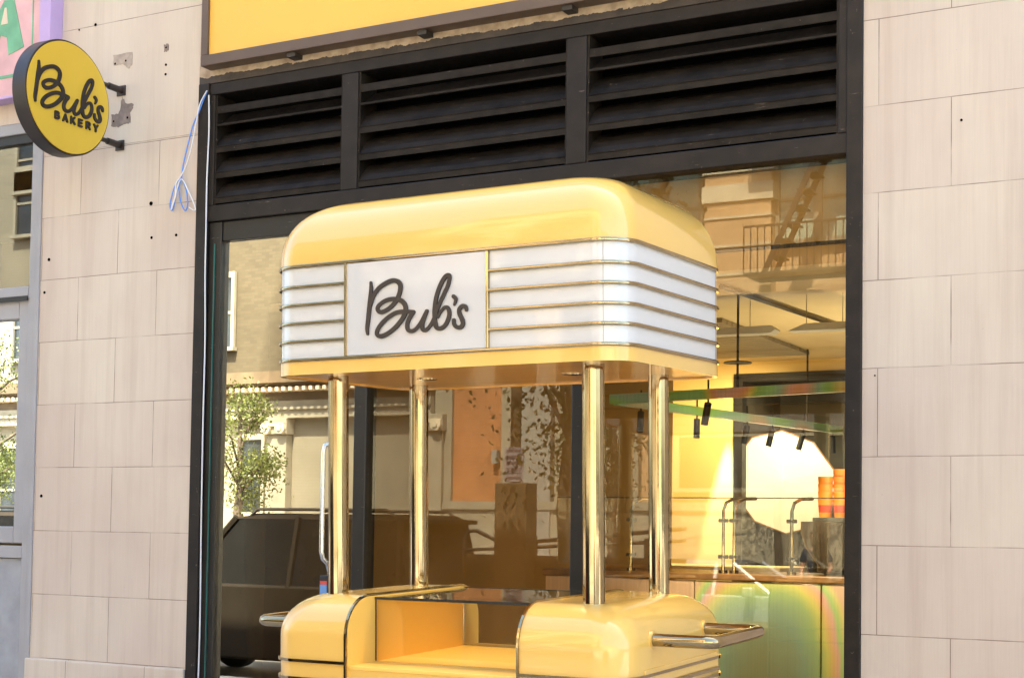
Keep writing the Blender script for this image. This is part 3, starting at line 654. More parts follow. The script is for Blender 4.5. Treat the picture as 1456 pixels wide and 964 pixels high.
def patch(name, pts, mat, th, seed=0):
    rng = random.Random(seed); q = []
    for i, (a, b_) in enumerate(zip(pts, pts[1:]+pts[:1])):
        for k in range(4):
            t = k/4; q.append((a[0]+(b_[0]-a[0])*t+rng.uniform(-.005, .005)*(k > 0), a[1]+(b_[1]-a[1])*t+rng.uniform(-.005, .005)*(k > 0)))
    m = MB(); m.prism(q, 'y', -th, .001); o = m.done(name, mat, shop); o.location = (4, 0, 0); return o
patch('worn_patch', [(-6.681, 4.574), (-6.52, 4.571), (-6.517, 4.50), (-6.546, 4.47), (-6.596, 4.51), (-6.672, 4.505)], 'patch2', .003, 1)
patch('worn_patch', [(-6.595, 4.297), (-6.568, 4.252), (-6.499, 4.236), (-6.502, 4.211), (-6.527, 4.187), (-6.521, 4.119), (-6.563, 4.117), (-6.621, 4.101), (-6.681, 4.116), (-6.683, 4.191), (-6.624, 4.187), (-6.603, 4.241)], 'patch', .003, 2)
patch('worn_patch', [(-6.262, 4.58), (-6.226, 4.583), (-6.222, 4.54), (-6.258, 4.535)], 'patch', .003, 3)
0 and patch('worn_patch', [(-6.84, 2.02), (-6.70, 2.03), (-6.66, 1.97), (-6.72, 1.95), (-6.83, 1.962)], 'patch2', .0025, 5)
for (x, z, rr) in ((-6.838, 4.794, .010), (-6.979, 4.781, .006), (-6.660, 4.515, .008), (-6.571, 4.523, .007), (-6.241, 4.56, .007), (-6.240, 4.452, .008), (-6.241, 4.392, .008), (-6.333, 3.589, .013), (-6.322, 3.374, .009), (-6.124, 3.374, .009), (-7.19, 3.30, .011), (-7.222, 3.087, .009), (-7.2, 1.765, .010), (-6.545, 4.155, .008), (-6.66, 4.145, .007), (-1.40, 3.53, .006), (-1.80, 2.35, .004)):
    m = MB(); m.cyl((x, -.0035, z), (x, .0, z), rr, n=10); o = m.done('hole_shade_disc', 'dark', shop); o.location = (4, 0, 0)  # flat dark disc on the wall; the hole's shade is its colour

# shopfront frame
front = thing('shopfront', 'black metal shopfront frame with louvered vents, glass doors and a large right window', 'shopfront', (-4, 0, 0))
def F(mb, name, mat, **k):
    o = mb.done(name, mat, front, **k); o.location = (4, 0, 0); return o
GY = .06
m = MB(); m.box(-5.966, -5.885, -.012, .20, -.3, 4.29); F(m, 'outer_jamb', 'blackb', bevel=.006)
m = MB(); m.box(XR0-.078, XR0+.002, -.014, .20, -.3, 4.287); F(m, 'outer_jamb', 'blackb', bevel=.006)
m = MB(); m.box(-5.885, -1.941, .0, .2, 4.215, 4.284); F(m, 'head_rail', 'blackb', bevel=.004)
m = MB()
m.box(-5.885, -1.941, .004, .2, 3.435, 3.535)            # rail under louvers
m.box(-4.905, -4.795, .002, .2, 3.535, 4.215); m.box(-3.455, -3.340, .002, .2, 3.535, 4.215)
m.box(-5.885, -5.845, .003, .2, 3.535, 4.215); m.box(-1.985, -1.941, .003, .2, 3.535, 4.215)
F(m, 'louver_frame', 'blackb', bevel=.005)
m = MB(); m.box(-5.885, -5.785, .02, .16, -.3, 3.435); F(m, 'left_stile', 'black', bevel=.006)
m = MB(); m.box(-5.785, -3.325, .03, .14, 3.315, 3.435); F(m, 'transom_bar', 'black', bevel=.004)
m = MB(); m.box(-4.795, -4.710, .02, .13, -.05, 3.315).box(-3.412, -3.318, .02, .13, -.05, 3.435); F(m, 'mullion', 'black', bevel=.006)
m = MB(); m.box(-5.834, -5.830, .010, .02, -.2, 3.30); F(m, 'glass_edge_strip', 'glassedge')
m = MB(); m.box(-5.785, -1.941, .02, .13, -.3, .10); F(m, 'bottom_rail', 'black')
# louvers: three panels
def louver(x0, x1):
    pr = bpy.data.objects.new('louver_panel', None)
    m = MB()
    m.box(x0, x0+.012, .012, .18, 3.535, 4.215).box(x1-.012, x1, .012, .18, 3.535, 4.215)
    for z in (3.545, 3.700, 3.857):                       # curved blades with a front lip
        q = [(.012, z), (.020, z), (.020, z+.024), (.024, z+.036), (.040, z+.062), (.065, z+.095), (.10, z+.128), (.15, z+.160), (.15, z+.168), (.096, z+.137), (.058, z+.103), (.032, z+.070), (.014, z+.042), (.008, z+.036), (.012, z+.03)]
        m.prism(q, 'x', x0+.012, x1-.012)
    m.prism([(.012, 4.022), (.03, 4.022), (.16, 4.12), (.16, 4.13), (.03, 4.034), (.012, 4.034)], 'x', x0+.012, x1-.012)
    m.box(x0+.012, x1-.012, .014, .022, 4.098, 4.142)
    return F(m, 'louver_panel', 'louver')
for x0, x1 in ((-5.845, -4.905), (-4.795, -3.455), (-3.340, -1.985)): louver(x0, x1)
m = MB(); m.box(-5.885, -1.941, .2, .24, 3.44, 4.28); F(m, 'louver_backing', 'dark')
def pane(x0, x1, z0, z1, mat='glass'):
    m = MB(); m.poly([(x0, GY, z0), (x1, GY, z0), (x1, GY, z1), (x0, GY, z1)]); return F(m, 'window_pane', mat)
pane(-3.318, -1.941, .10, 3.435)
for (x0, x1) in ((-5.785, -4.795), (-4.710, -3.412)):
    m = MB(); m.poly([(x0, GY, .1), (x1, GY, .1), (x1, GY, 3.315), (x0, GY, 3.315)]); F(m, 'door_glass', 'glass')
m = MB(); m.tube([(-4.905, .05, 2.07), (-4.93, .01, 2.075), (-4.955, -.03, 2.06), (-4.962, -.035, 2.02), (-4.962, -.035, 1.45), (-4.955, -.03, 1.41), (-4.945, -.0, 1.385), (-4.94, .02, 1.33), (-4.945, .03, 1.30)], .014, 10); F(m, 'door_handle', 'chrome', smooth=True)
m = MB(); m.box(-5.000, -4.935, .0, .058, 1.16, 1.315); F(m, 'door_lock', 'lampblack', bevel=.008)
m = MB(); m.box(-4.992, -4.945, -.003, .0, 1.17, 1.262); F(m, 'lock_sticker', paint('blue sticker', (.15, .30, .62, 1), .4))
m = MB(); m.box(-4.992, -4.945, -.003, .0, 1.263, 1.283); F(m, 'lock_sticker', paint('red sticker', (.6, .08, .06, 1), .4))

# shop sign above, round blade sign, pink sign
sg = thing('fascia_sign', 'long plain yellow sign board in a bronze frame above the louvers', 'sign', (-4, -.1, 4.4))
m = MB(); m.box(-1.88, 2.35, -.0, .098, -.036, .030).box(-1.88, -1.832, -.0, .098, .03, 1.4).box(2.30, 2.35, 0, .098, .03, 1.4).box(-1.88, 2.35, 0, .098, 1.4, 1.46); m.done('sign_frame', 'bronze', sg, bevel=.004)
m = MB(); m.box(-1.832, 2.30, .02, .09, .03, 1.4); m.done('sign_panel', 'signyellow', sg)
for x in (-1.25, -.35, .55, 1.4): m = MB(); m.box(x, x+.06, .02, .1, -.062, -.036); m.done('bracket', 'iron', sg)

bs = thing('blade_sign', 'round yellow sign with a black rim on two wall brackets', 'sign', (-6.55, -.50, 4.15))
RB = .345
m = MB(); m.cyl((-.11, 0, 0), (-.004, 0, 0), RB, n=96); m.done('rim', 'rim', bs, smooth=True, bevel=.004)
m = MB(); m.cyl((-.10, 0, 0), (.002, 0, 0), RB-.012, n=96); m.done('sign_face', 'discyellow', bs, smooth=True)
MD = Matrix(((0, 0, 1, .006), (1.175, 0, 0, .013), (0, 1.15, 0, .027), (0, 0, 0, 1)))
LG = [[(x, y, q*1.16) for x, y, q in st] for st in LOGO]
for grp in (LG[0:4], LG[4:5], LG[5:6]): stroke_shape('letter', grp, .008, 'letter2', bs, MD)
def BAK():
    G = {'B': [[(0, 0), (0, 10)], [(0, 10), (4, 10), (5.6, 8.9), (5.2, 6.4), (3.6, 5.4), (0, 5.4)], [(3.4, 5.4), (6.2, 4.2), (6.3, 1.4), (4.4, 0), (0, 0)]],
         'A': [[(0, 0), (3.6, 10), (7.2, 0)], [(1.6, 3.2), (5.6, 3.2)]], 'K': [[(0, 0), (0, 10)], [(6, 10), (1, 4.6)], [(2.2, 6), (6.6, 0)]],
         'E': [[(5.6, 0), (0, 0), (0, 10), (5.6, 10)], [(0, 5), (5, 5)]], 'R': [[(0, 0), (0, 10)], [(0, 10), (4.4, 10), (6, 8.7), (5.8, 6.2), (4.2, 4.8), (0, 4.8)], [(3.4, 4.8), (6.4, 0)]],
         'Y': [[(0, 10), (3.3, 4.8), (6.6, 10)], [(3.3, 4.8), (3.3, 0)]]}
    out = []; x = 0
    for ch in 'BAKERY':
        out.append([[(x+p[0]*4.5, p[1]*3.9, 6.4) for p in s] for s in G[ch]])
        x += 62
    return out
MD2 = Matrix(((0, 0, 1, .006), (1.03, 0, 0, -.112), (0, 1.0, 0, -.150), (0, 0, 0, 1)))
for grp in BAK(): stroke_shape('letter', grp, .008, 'letter2', bs, MD2, smooth=False, res=.7)
for z in (.185, -.165):
    m = MB(); m.cyl((-.05, math.sqrt(RB**2-z*z)-.01, z), (-.05, .49, z), .014, n=12).cyl((-.05, .38, z), (-.05, .495, z), .021, n=14).box(-.085, -.015, .49, .499, z-.035, z+.03); m.done('bracket', 'rim', bs, bevel=.002)

ps = thing('pink_sign', 'pink painted sign board with a green letter A and lilac border', 'sign', (-8.2, -.1, 4.9))
m = MB(); m.box(-1.6, .98, 0, .098, -.515, 1.0); m.done('board', 'pink', ps)
m = MB(); m.box(.98, 1.075, -.012, .1, -.53, 1.0).box(-1.6, .98, -.006, .1, -.53, -.512); m.done('border', 'lilac', ps, bevel=.004)
m = MB(); m.box(.905, .915, -.003, 0, -.38, 1.0).box(-1.6, .78, -.003, 0, -.392, -.372); m.done('pinstripe', 'green', ps)
m = MB()
m.prism([(.645, .13), (.735, .13), (.835, -.205), (.70, -.24), (.68, -.12), (.62, -.10), (.56, -.24), (.40, -.235)], 'y', -.004, 0); m.done('lettering', 'green', ps)
m = MB(); m.prism([(.655, .08), (.67, .08), (.69, -.03), (.625, -.03)], 'y', -.0065, -.0045); m.done('letter_counter', 'cream', ps)

# hanging cables
BL = [(-5.884, 4.237), (-5.919, 4.184), (-5.95, 4.108), (-5.988, 4.033), (-6.03, 3.922), (-6.062, 3.81), (-6.074, 3.709), (-6.105, 3.64), (-6.135, 3.541), (-6.15, 3.528), (-6.155, 3.565), (-6.125, 3.671), (-6.08, 3.717), (-6.041, 3.663), (-6.018, 3.588), (-6.024, 3.531), (-6.046, 3.518), (-6.075, 3.579), (-6.087, 3.667), (-6.078, 3.721)]
WH = [(-5.881, 4.234), (-5.937, 4.157), (-5.959, 4.044), (-5.984, 3.917), (-6.027, 3.806), (-6.071, 3.731), (-6.106, 3.683), (-6.108, 3.611), (-6.136, 3.556), (-6.142, 3.527), (-6.113, 3.582), (-6.07, 3.709), (-6.012, 3.631), (-5.951, 3.524), (-5.957, 3.505), (-6.0, 3.529)]
def cable(pts, y, rr, mat, label):
    q = catmull([(a, y+.004*math.sin(i*1.7), b_) for i, (a, b_) in enumerate(pts)], 5); c0 = q[0]
    m = MB(); m.tube([Vector(p)-Vector(c0) for p in q], rr, 6); o = m.done('cable', mat, smooth=True); o.location = c0; return tag(o, label, 'cable')
cable(BL, -.024, .0042, 'blue', 'blue cable hanging in a loose loop beside the left end of the louvers')
cable(WH, -.034, .0034, 'whitec', 'white cable tangled with the blue loop at the left end of the louvers')
cable([(-5.878, 4.21), (-5.874, 4.0), (-5.877, 3.7), (-5.873, 3.4), (-5.876, 3.1), (-5.866, 2.7), (-5.862, 2.2), (-5.858, 1.6), (-5.855, 1.0), (-5.86, .4), (-5.86, -.15)], -.018, .0045, 'whitec', 'thin white cable running straight down the left jamb of the shopfront')

# grey framed shopfront next door
gw = thing('grey_window_front', 'pale grey painted window front next door with an opening sash above a blue grey panel', 'shopfront', (-8.4, 0, 0))
m = MB(); m.box(1.10, 1.136, -.012, .12, -.2, 4.24).box(1.03, 1.10, .004, .12, -.2, 4.24).box(-1.2, 1.03, .004, .12, 4.16, 4.236).box(-1.2, 1.03, .0, .12, 3.06, 3.14); m.box(-1.2, -1.13, 0, .12, -.2, 4.16)
m.done('frame', 'greyframe', gw, bevel=.006)
m = MB(); m.box(-1.13, 1.03, .02, .1, 4.10, 4.16).box(-1.13, 1.03, -.01, .0, 3.045, 3.075); m.done('gasket', 'black', gw)
m = MB(); m.box(.935, 1.03, .018, .11, 1.455, 3.06).box(-1.13, .935, .018, .11, 2.93, 3.06).box(-1.13, .935, .018, .11, 1.455, 1.565); m.done('sash', 'greyframe', gw, bevel=.008)
m = MB(); m.box(-1.13, 1.03, .006, .12, 1.36, 1.44); m.done('sill_rail', 'greyframe', gw, bevel=.004)
m = MB(); m.box(-1.13, 1.02, .03, .1, -.2, 1.355); m.done('lower_panel', 'greypanel', gw)
m = MB(); m.poly([(-1.13, .05, 3.14), (1.03, .05, 3.14), (1.03, .05, 4.10), (-1.13, .05, 4.10)]); m.done('upper_pane', 'glass2', gw)
m = MB(); m.poly([(-1.13, .06, 1.565), (.935, .06, 1.565), (.935, .06, 2.93), (-1.13, .06, 2.93)]); m.done('lower_pane', 'glass2', gw)
m = MB(); m.box(-1.2, 1.1, 2.5, 2.55, -.2, 4.3).box(-1.25, -1.2, .13, 2.5, -.2, 4.3).box(1.11, 1.16, .61, 2.5, -.2, 4.3).box(-1.2, 1.1, .13, 2.5, 4.3, 4.35); m.done('inner_room', 'bulk', gw)

# ================================================================== SHOP INTERIOR
IX0, IX1, IY1, IC = -8.3, -1.2, 5.0, 2.89
BWY = 3.75
m = MB(); m.box(IX0, IX1, .14, IY1, -.1, -.02); struct(m.done('floor', 'ifloor'))
m = MB(); m.box(IX0, IX1, .20, IY1, IC, IC+.05); struct(m.done('ceiling', 'iceil'))
m = MB(); m.box(-3.36, -1.86, .205, .24, IC+.05, 3.5); struct(m.done('bulkhead', 'bulk'))
m = MB(); m.box(-5.9, -3.362, .205, .24, IC+.05, 3.5); struct(m.done('bulkhead', 'iowall'))
m = MB(); m.box(IX0, -5.9, .62, .66, -.1, 3.6).box(IX0-.05, IX0, .6, IY1, -.1, 3.6).box(-5.95, -5.9, .2, .62, -.1, 3.5).box(-1.86, -1.82, .2, .62, -.1, 3.5).box(IX1, IX1+.05, .6, IY1, -.1, 3.6).box(-1.86, IX1, .6, .65, -.1, 3.6); struct(m.done('side_wall', 'iowall'))
m = MB(); m.box(-4.6, -3.84, BWY, BWY+.06, -.1, IC).box(-3.84, IX1, BWY, BWY+.06, 2.80, IC); struct(m.done('back_wall', 'iywall'))
m = MB(); m.box(IX0, -3.75, 2.2, 2.28, -.1, IC); struct(m.done('partition_wall', 'iowall2'))
m = MB(); m.box(-4.6, -4.55, 2.28, BWY, -.1, IC); struct(m.done('passage_wall', 'iywall'))
m = MB(); m.box(-3.86, IX1, 4.9, 4.95, -.1, 3.0).box(-3.90, -3.85, BWY+.06, 4.9, -.1, 3.0); struct(m.done('rear_room_wall', 'backroom'))
iw = thing('inner_window', 'black framed window in the back wall of the bakery', 'window', (-3.80, BWY, .02))
m = MB(); m.box(-.04, .03, -.02, .08, .9, 2.78).box(.03, 2.4, -.02, .08, 2.72, 2.78).box(.80, .84, -.015, .07, .9, 2.72); m.done('frame', 'lampblack', iw)
m = MB(); m.box(-.04, 2.4, .0, .06, -.1, .9); m.done('panel_below', 'iywall', iw)

sp_ = thing('ceiling_slat_panel', 'grey slatted acoustic panel under the bakery ceiling', 'ceiling panel', (-3.1, 2.3, IC))
m = MB()
for i in range(20): m.box(-1.6, .0, -.85+i*.09, -.85+i*.09+.075, -.03, -.004)
m.done('slats', 'slat', sp_)
for xx, w_, lb in ((-2.80, .26, 'longer white linear diffuser under the bakery ceiling'), (-2.28, .19, 'shorter white linear diffuser with a pointed left end under the bakery ceiling')):
    t = thing('ceiling_diffuser', lb, 'ceiling light', (xx, .80, 2.685))
    m = MB(); m.prism([(-w_, .005), (w_*.9, .0), (w_, .02), (w_*.9, .042), (-w_*.5, .042)], 'y', -.05, .05); m.done('housing', 'white_paint', t, bevel=.004)
    for q in (-.1, .1): m = MB(); m.cyl((q, 0, .04), (q, 0, IC-2.685), .0025, n=6); m.done('rod', 'chrome', t)
ct = thing('ceiling_track', 'thick black track running back across the bakery ceiling', 'track', (-2.67, .25, IC-.02))
m = MB(); m.tube([(0, 0, 0), (.17, 1.95, .0)], .014, 6); m.done('track', 'lampblack', ct)
el = thing('edge_strip', 'thin dark strip fixed to the golden bulkhead above the bakery ceiling', 'strip', (-2.5, .198, 3.045))
m = MB(); m.box(-.6, .55, 0, .006, -.010, .010); m.done('strip', 'lampblack', el)

bt = thing('iridescent_track_beam', 'V shaped iridescent beam hanging from the bakery ceiling with black spotlights', 'light track', (-3.53, .78, 2.35))
def beam(p0, p1, w=.035, h=.055):
    p0, p1 = Vector(p0), Vector(p1); d = (p1-p0).normalized(); s = d.cross(Vector((0, 0, 1)))*w/2; m = MB()
    m.rings([[p+s+Vector((0, 0, -h/2)), p-s+Vector((0, 0, -h/2)), p-s+Vector((0, 0, h/2)), p+s+Vector((0, 0, h/2))] for p in (p0, p1)])
    return m.done('beam', 'irid2', bt, bevel=.002)
U0, U1, Lw = Vector((0, 0, 0)), Vector((1.62, -.24, .01)), Vector((.48, 2.58, 0))
beam(U0, U1); beam(U0+Vector((.01, .05, -.002)), Lw*1.12)
def pt(a, b_, t): return a+(b_-a)*t
for a, b_, tt in ((U0, U1, .39), (U0, Lw, .12), (U0, Lw, .36), (U0, Lw, .60), (U0, Lw, .73), (U0, Lw, .90), (U0, Lw, 1.07)):
    p = pt(a, b_, tt); hm = MB(); tilt = Vector((random.uniform(-.03, .03), random.uniform(-.04, .04), -.12))
    hm.cyl(p+Vector((0, 0, -.05)), p+Vector((0, 0, -.02)), .006, n=6).cyl(p+Vector((0, 0, -.05)), p+Vector((0, 0, -.05))+tilt, .020, n=16); hm.done('spotlight', 'lampblack', bt)
    m = MB(); m.cyl(p+Vector((0, 0, .02)), p+Vector((0, 0, .08)), .006, n=6); m.done('clip', 'lampblack', bt)
for p, dz in ((pt(U0, U1, .50), .16), (pt(U0, Lw, .92), None)):
    m = MB(); m.cyl(p+Vector((0, 0, .02)), p+Vector((0, 0, IC-2.35)), .007, n=8)
    if dz: m.lathe([(.02, .012), (.075, .006), (.078, 0), (.01, -.004)], (p.x, p.y, p.z+dz), 24)
    m.done('hanger', 'lampblack', bt)
# added spots that light the bakery in place of its track heads
def spot(p, tgt, e, size, col=(1, .80, .50), blend=.6, soft=.03):
    l = bpy.data.lights.new('bakery_added_spot', 'SPOT'); l.energy = e; l.spot_size = R_(size); l.color = col; l.spot_blend = blend; l.shadow_soft_size = soft
    o = bpy.data.objects.new('bakery_added_spot', l); COL.objects.link(o); o.location = p
    o.rotation_euler = (Vector(p)-Vector(tgt)).to_track_quat('Z', 'Y').to_euler(); return o
spot((-3.35, 3.0, 2.75), (-3.95, 3.75, 1.5), 30, 130, soft=.15)  # added spot that brightens the yellow back wall
spot((-2.7, .9, 2.2), (-2.7, 1.5, .9), 24, 100, (1, .88, .7))  # added spot for the counter front, standing in for a track head
spot((-2.4, 1.75, 1.75), (-2.6, 1.9, 2.9), 18, 165, (1, .85, .6), soft=.6)  # added soft up-light that brightens the ceiling, no fixture stands here
spot((-3.86, BWY-.10, 2.60), (-3.96, BWY+.0, 1.3), 95, 17, (1, .96, .88), .02)  # added narrow spot that draws the sunlit wedge on the back wall

def film():
    m = N('iridescent film panel'); setp(m.b, rough=.32, coat=.4)
    tc = m.n('ShaderNodeTexCoord'); sp = m.n('ShaderNodeSeparateXYZ'); m.l(tc.outputs['Object'], sp.inputs[0])
    def sq(out, c0, k):
        a = m.n('ShaderNodeMath', operation='MULTIPLY_ADD'); m.l(out, a.inputs[0]); a.inputs[1].default_value = 1/k; a.inputs[2].default_value = -c0/k
        b = m.n('ShaderNodeMath', operation='POWER'); ab = m.n('ShaderNodeMath', operation='ABSOLUTE'); m.l(a.outputs[0], ab.inputs[0]); m.l(ab.outputs[0], b.inputs[0]); b.inputs[1].default_value = 2.6; return b.outputs[0]
    ad = m.n('ShaderNodeMath', operation='ADD'); m.l(sq(sp.outputs['X'], .16, .40), ad.inputs[0]); m.l(sq(sp.outputs['Z'], .80, .52), ad.inputs[1])
    nz = m.n('ShaderNodeMath', operation='MULTIPLY_ADD'); m.l(m.noise(2.6, 3, tc.outputs['Object']), nz.inputs[0]); nz.inputs[1].default_value = .55; m.l(ad.outputs[0], nz.inputs[2])
    hf = m.n('ShaderNodeMath', operation='MULTIPLY_ADD'); m.l(nz.outputs[0], hf.inputs[0]); hf.inputs[1].default_value = .50; hf.inputs[2].default_value = -.12
    c = m.ramp(hf.outputs[0], [(0, (.26, .28, .15, 1)), (.16, (.26, .38, .28, 1)), (.34, (.36, .50, .22, 1)), (.48, (.66, .64, .18, 1)), (.58, (.80, .52, .24, 1)), (.68, (.78, .46, .40, 1)), (.78, (.42, .66, .26, 1)), (.9, (.72, .66, .26, 1)), (1.0, (.74, .50, .34, 1))])
    ln = m.ramp(m.noise(1, 2, m.co((90, 90, 1))), [(.3, .92), (.7, 1.04)])
    m.l(m.mix(1.0, c, ln, 'MULTIPLY'), m.b.inputs['Base Color']); return m.m
MAT['irid'] = film()
# tilted white umbrella behind the inner window, brightened by an added spot
um = thing('patio_umbrella', 'large white many sided umbrella standing tilted behind the black framed inner window', 'umbrella', (-3.53, 4.08, -.03))
c = Vector((-.02, 0, 2.02)); ax = Vector((.42, -1.0, .16)).normalized(); u = ax.orthogonal().normalized(); v = ax.cross(u)
m = MB()
apex = m.bm.verts.new(c+ax*.05); rim = [m.bm.verts.new(c+(u*math.cos(2*math.pi*k/10+.2)*.38+v*math.sin(2*math.pi*k/10+.2)*.42)) for k in range(10)]; ap2 = m.bm.verts.new(c+ax*.04)
rim2 = [m.bm.verts.new(q.co-ax*.02) for q in rim]
RIMP = [q.co.copy() for q in rim]
for k in range(10): m.bm.faces.new((apex, rim[k], rim[(k+1) % 10])); m.bm.faces.new((rim[k], rim2[k], rim2[(k+1) % 10], rim[(k+1) % 10])); m.bm.faces.new((ap2, rim2[(k+1) % 10], rim2[k]))
m.done('canopy', 'umb', um)
m = MB()
for k in range(10): m.cyl(RIMP[k]+(RIMP[k]-c)*.01, RIMP[(k+1) % 10]+(RIMP[(k+1) % 10]-c)*.01, .006, n=6)
m.done('edge_binding', 'wood', um)
m = MB(); m.tube([c+ax*.03, c-ax*.15, Vector((-.02, .16, 1.9)), Vector((-.02, .16, 0))], .012, 8); m.done('pole', 'wood', um)
m = MB()
for k in range(10): q = c+(u*math.cos(2*math.pi*k/10+.2)+v*math.sin(2*math.pi*k/10+.2))*.36; m.tube([c-ax*.12, (c+q)/2-ax*.05, q-ax*.03], .004, 5)
m.done('rib', 'wood', um)
m = MB(); m.box(-.2, .2, -.02, .36, 0, .05); m.done('base', 'iron', um, bevel=.02)

spot((-3.0, 3.9, 2.7), (-3.53, 4.08, 2.0), 5.5, 110, (1, .93, .8))  # added spot that whitens the umbrella cloth
cn = thing('bakery_counter', 'long counter with iridescent front panels and a wooden top behind the right window', 'counter', (-3.0, 1.5, 0))
m = MB(); m.box(-1.3, -.29, 0, .06, 0, 1.30).box(-.28, .50, 0, .06, 0, 1.30).box(.51, 1.15, 0, .06, 0, 1.30); m.done('front_panel', 'irid', cn, bevel=.003)
m = MB(); m.box(-1.32, 1.16, -.012, .75, 1.305, 1.345); m.done('worktop', 'wood', cn, bevel=.006)
gd = thing('counter_glass_guard', 'glass guard on bent metal posts standing on the bakery counter', 'glass guard', (-3.0, 1.58, 1.345))
for i, xx in enumerate((-.74, -.13, -.06, .30)):
    m = MB(); m.tube([(xx, 0, 0), (xx, 0, .38), (xx+.01, .02, .43), (xx+.03, .09, .455), (xx+.05, .25, .46)], .011, 8).cyl((xx, 0, 0), (xx, 0, .02), .028, n=14)
    for z in (.10, .32): m.cyl((xx-.03, 0, z), (xx+.03, 0, z), .012, n=8)
    m.done('post', 'brass', gd, smooth=True)
m = MB(); m.box(-1.25, 1.1, -.02, -.014, .04, .455); m.done('glass', 'caseglass', gd)
m = MB(); m.box(-1.25, 1.1, -.022, -.012, .455, .462); m.done('top_edge', 'caseedge', gd)
def cup_stack(x, y, z, n, label):
    t = thing('paper_cup_stack', label, 'cups', (x, y, z), 0, 'stacks of paper cups')
    m = MB()
    for k in range(n): m.lathe([(.036, k*.045), (.046, k*.045+.11), (.047, k*.045+.112), (.044, k*.045+.112)], n=20)
    m.done('cups', 'cup', t, smooth=True)
    m = MB(); m.lathe([(.0395, .03), (.042, .06)], n=20); m.lathe([(.0405, .045), (.0432, .075)], n=20); m.done('band', 'redp', t)
shelf = thing('espresso_machine', 'dark espresso machine housing with paper cups on top at the right end of the counter', 'machine', (-2.52, 1.85, 1.346))
m = MB(); m.lathe([(.05, 0), (.10, .02), (.10, .06), (.17, .16), (.20, .25), (.20, .32), (.0, .325)], n=28); m.done('hopper', 'darkbrown', shelf, smooth=True)
m = MB(); m.box(-.10, .55, -.12, .2, .32, .345); m.done('tray', 'iron', shelf, bevel=.004)
cup_stack(-2.56, 1.80, 1.692, 4, 'orange paper cup stack at the left end of the machine tray')
cup_stack(-2.475, 1.83, 1.692, 5, 'tall orange paper cup stack in the middle of the machine tray')
cup_stack(-2.39, 1.80, 1.692, 3, 'low orange paper cup stack at the right end of the machine tray')
tb = thing('back_table', 'small light table standing by the yellow back wall of the bakery', 'table', (-4.0, 2.9, 0))
m = MB(); m.box(-.15, .9, -.3, .3, 1.30, 1.36); m.done('tabletop', 'iceil', tb, bevel=.004)
for x in (-.1, .85):
    for y in (-.25, .25): m = MB(); m.box(x-.02, x+.02, y-.02, y+.02, -.02, 1.30); m.done('leg', 'iceil', tb)

# ================================================================== VENDING CART
CM = [[0.9999149, 0.0127796, -0.0026288], [-0.0128502, 0.9995001, -0.028886], [0.0022583, 0.0289173, 0.9995793]]
CM = Matrix(CM)
BASE = Vector((-3.014, -1.43, 0))
cart = thing('vending_cart', 'yellow bakery cart with brass posts and a rounded white striped canopy', 'cart')
cart.rotation_euler = CM.to_euler(); cart.location = CM @ BASE
def C(mb, name, mat, par=None, **k): return mb.done(name, mat, par or cart, off=BASE, **k)
xl, xr, yf, yb, RC = -3.842, -2.186, -1.965, -.890, .14
def rr(x0, x1, y0, y1, R, z, n=12):
    P = []
    for cx, cy_, a0 in ((x0+R, y0+R, 180), (x1-R, y0+R, 270), (x1-R, y1-R, 0), (x0+R, y1-R, 90)):
        for i in range(n+1):
            t = R_(a0+90*i/n); P.append((cx+R*math.cos(t), cy_+R*math.sin(t), z))
    return P
# roof
DR, DH, DR1, NP = .26, .285, .145, 2.4
rs = [rr(xl, xr, yf, yb, RC, 2.742)]
for k in range(0, 19):
    ph = R_(90*k/18); i = DR*(1-max(0, math.cos(ph))**(2/NP)); rs.append(rr(xl+i, xr-i, yf+i, yb-i, RC+(DR1-RC)*k/18, 2.752+DH*math.sin(ph)**(2/NP)))
m = MB(); m.rings(rs)
C(m, 'roof', 'cartyellow', smooth=50)
m = MB(); m.rings([rr(xl+i, xr-i, yf+i, yb-i, RC-i, z) for i, z in ((.004, 2.350), (.004, 2.745))]); C(m, 'light_panel', 'white', smooth=50)
m = MB(); m.rings([rr(xl, xr, yf, yb, RC, 2.293), rr(xl, xr, yf, yb, RC, 2.352)], cap0=False, cap1=True); m.rings([rr(xl+.02, xr-.02, yf+.02, yb-.02, RC-.02, 2.293), rr(xl+.02, xr-.02, yf+.02, yb-.02, RC-.02, 2.33)], cap0=False, cap1=False)
V0 = rr(xl, xr, yf, yb, RC, 2.293); V1 = rr(xl+.02, xr-.02, yf+.02, yb-.02, RC-.02, 2.293)
for i in range(len(V0)): j = (i+1) % len(V0); m.poly([V0[i], V0[j], V1[j], V1[i]])
C(m, 'canopy_rim', 'cartyellow', smooth=50)
m = MB(); m.rings([rr(xl+.02, xr-.02, yf+.02, yb-.02, RC-.02, 2.300), rr(xl+.02, xr-.02, yf+.02, yb-.02, RC-.02, 2.325)]); C(m, 'underside', 'under')
for x, y in ((-3.38, -1.43), (-2.70, -1.36)):
    m = MB(); m.cyl((x, y, 2.296), (x, y, 2.302), .045, n=28); C(m, 'downlight', 'brass', smooth=True)
    l = bpy.data.lights.new('canopy_lamp', 'SPOT'); l.energy = 9; l.spot_size = R_(110); l.spot_blend = 1; l.color = (1, .78, .5); l.shadow_soft_size = .04
    lo = bpy.data.objects.new('canopy_lamp', l); COL.objects.link(lo); lo.parent = cart; lo.location = Vector((x, y, 2.285))-BASE
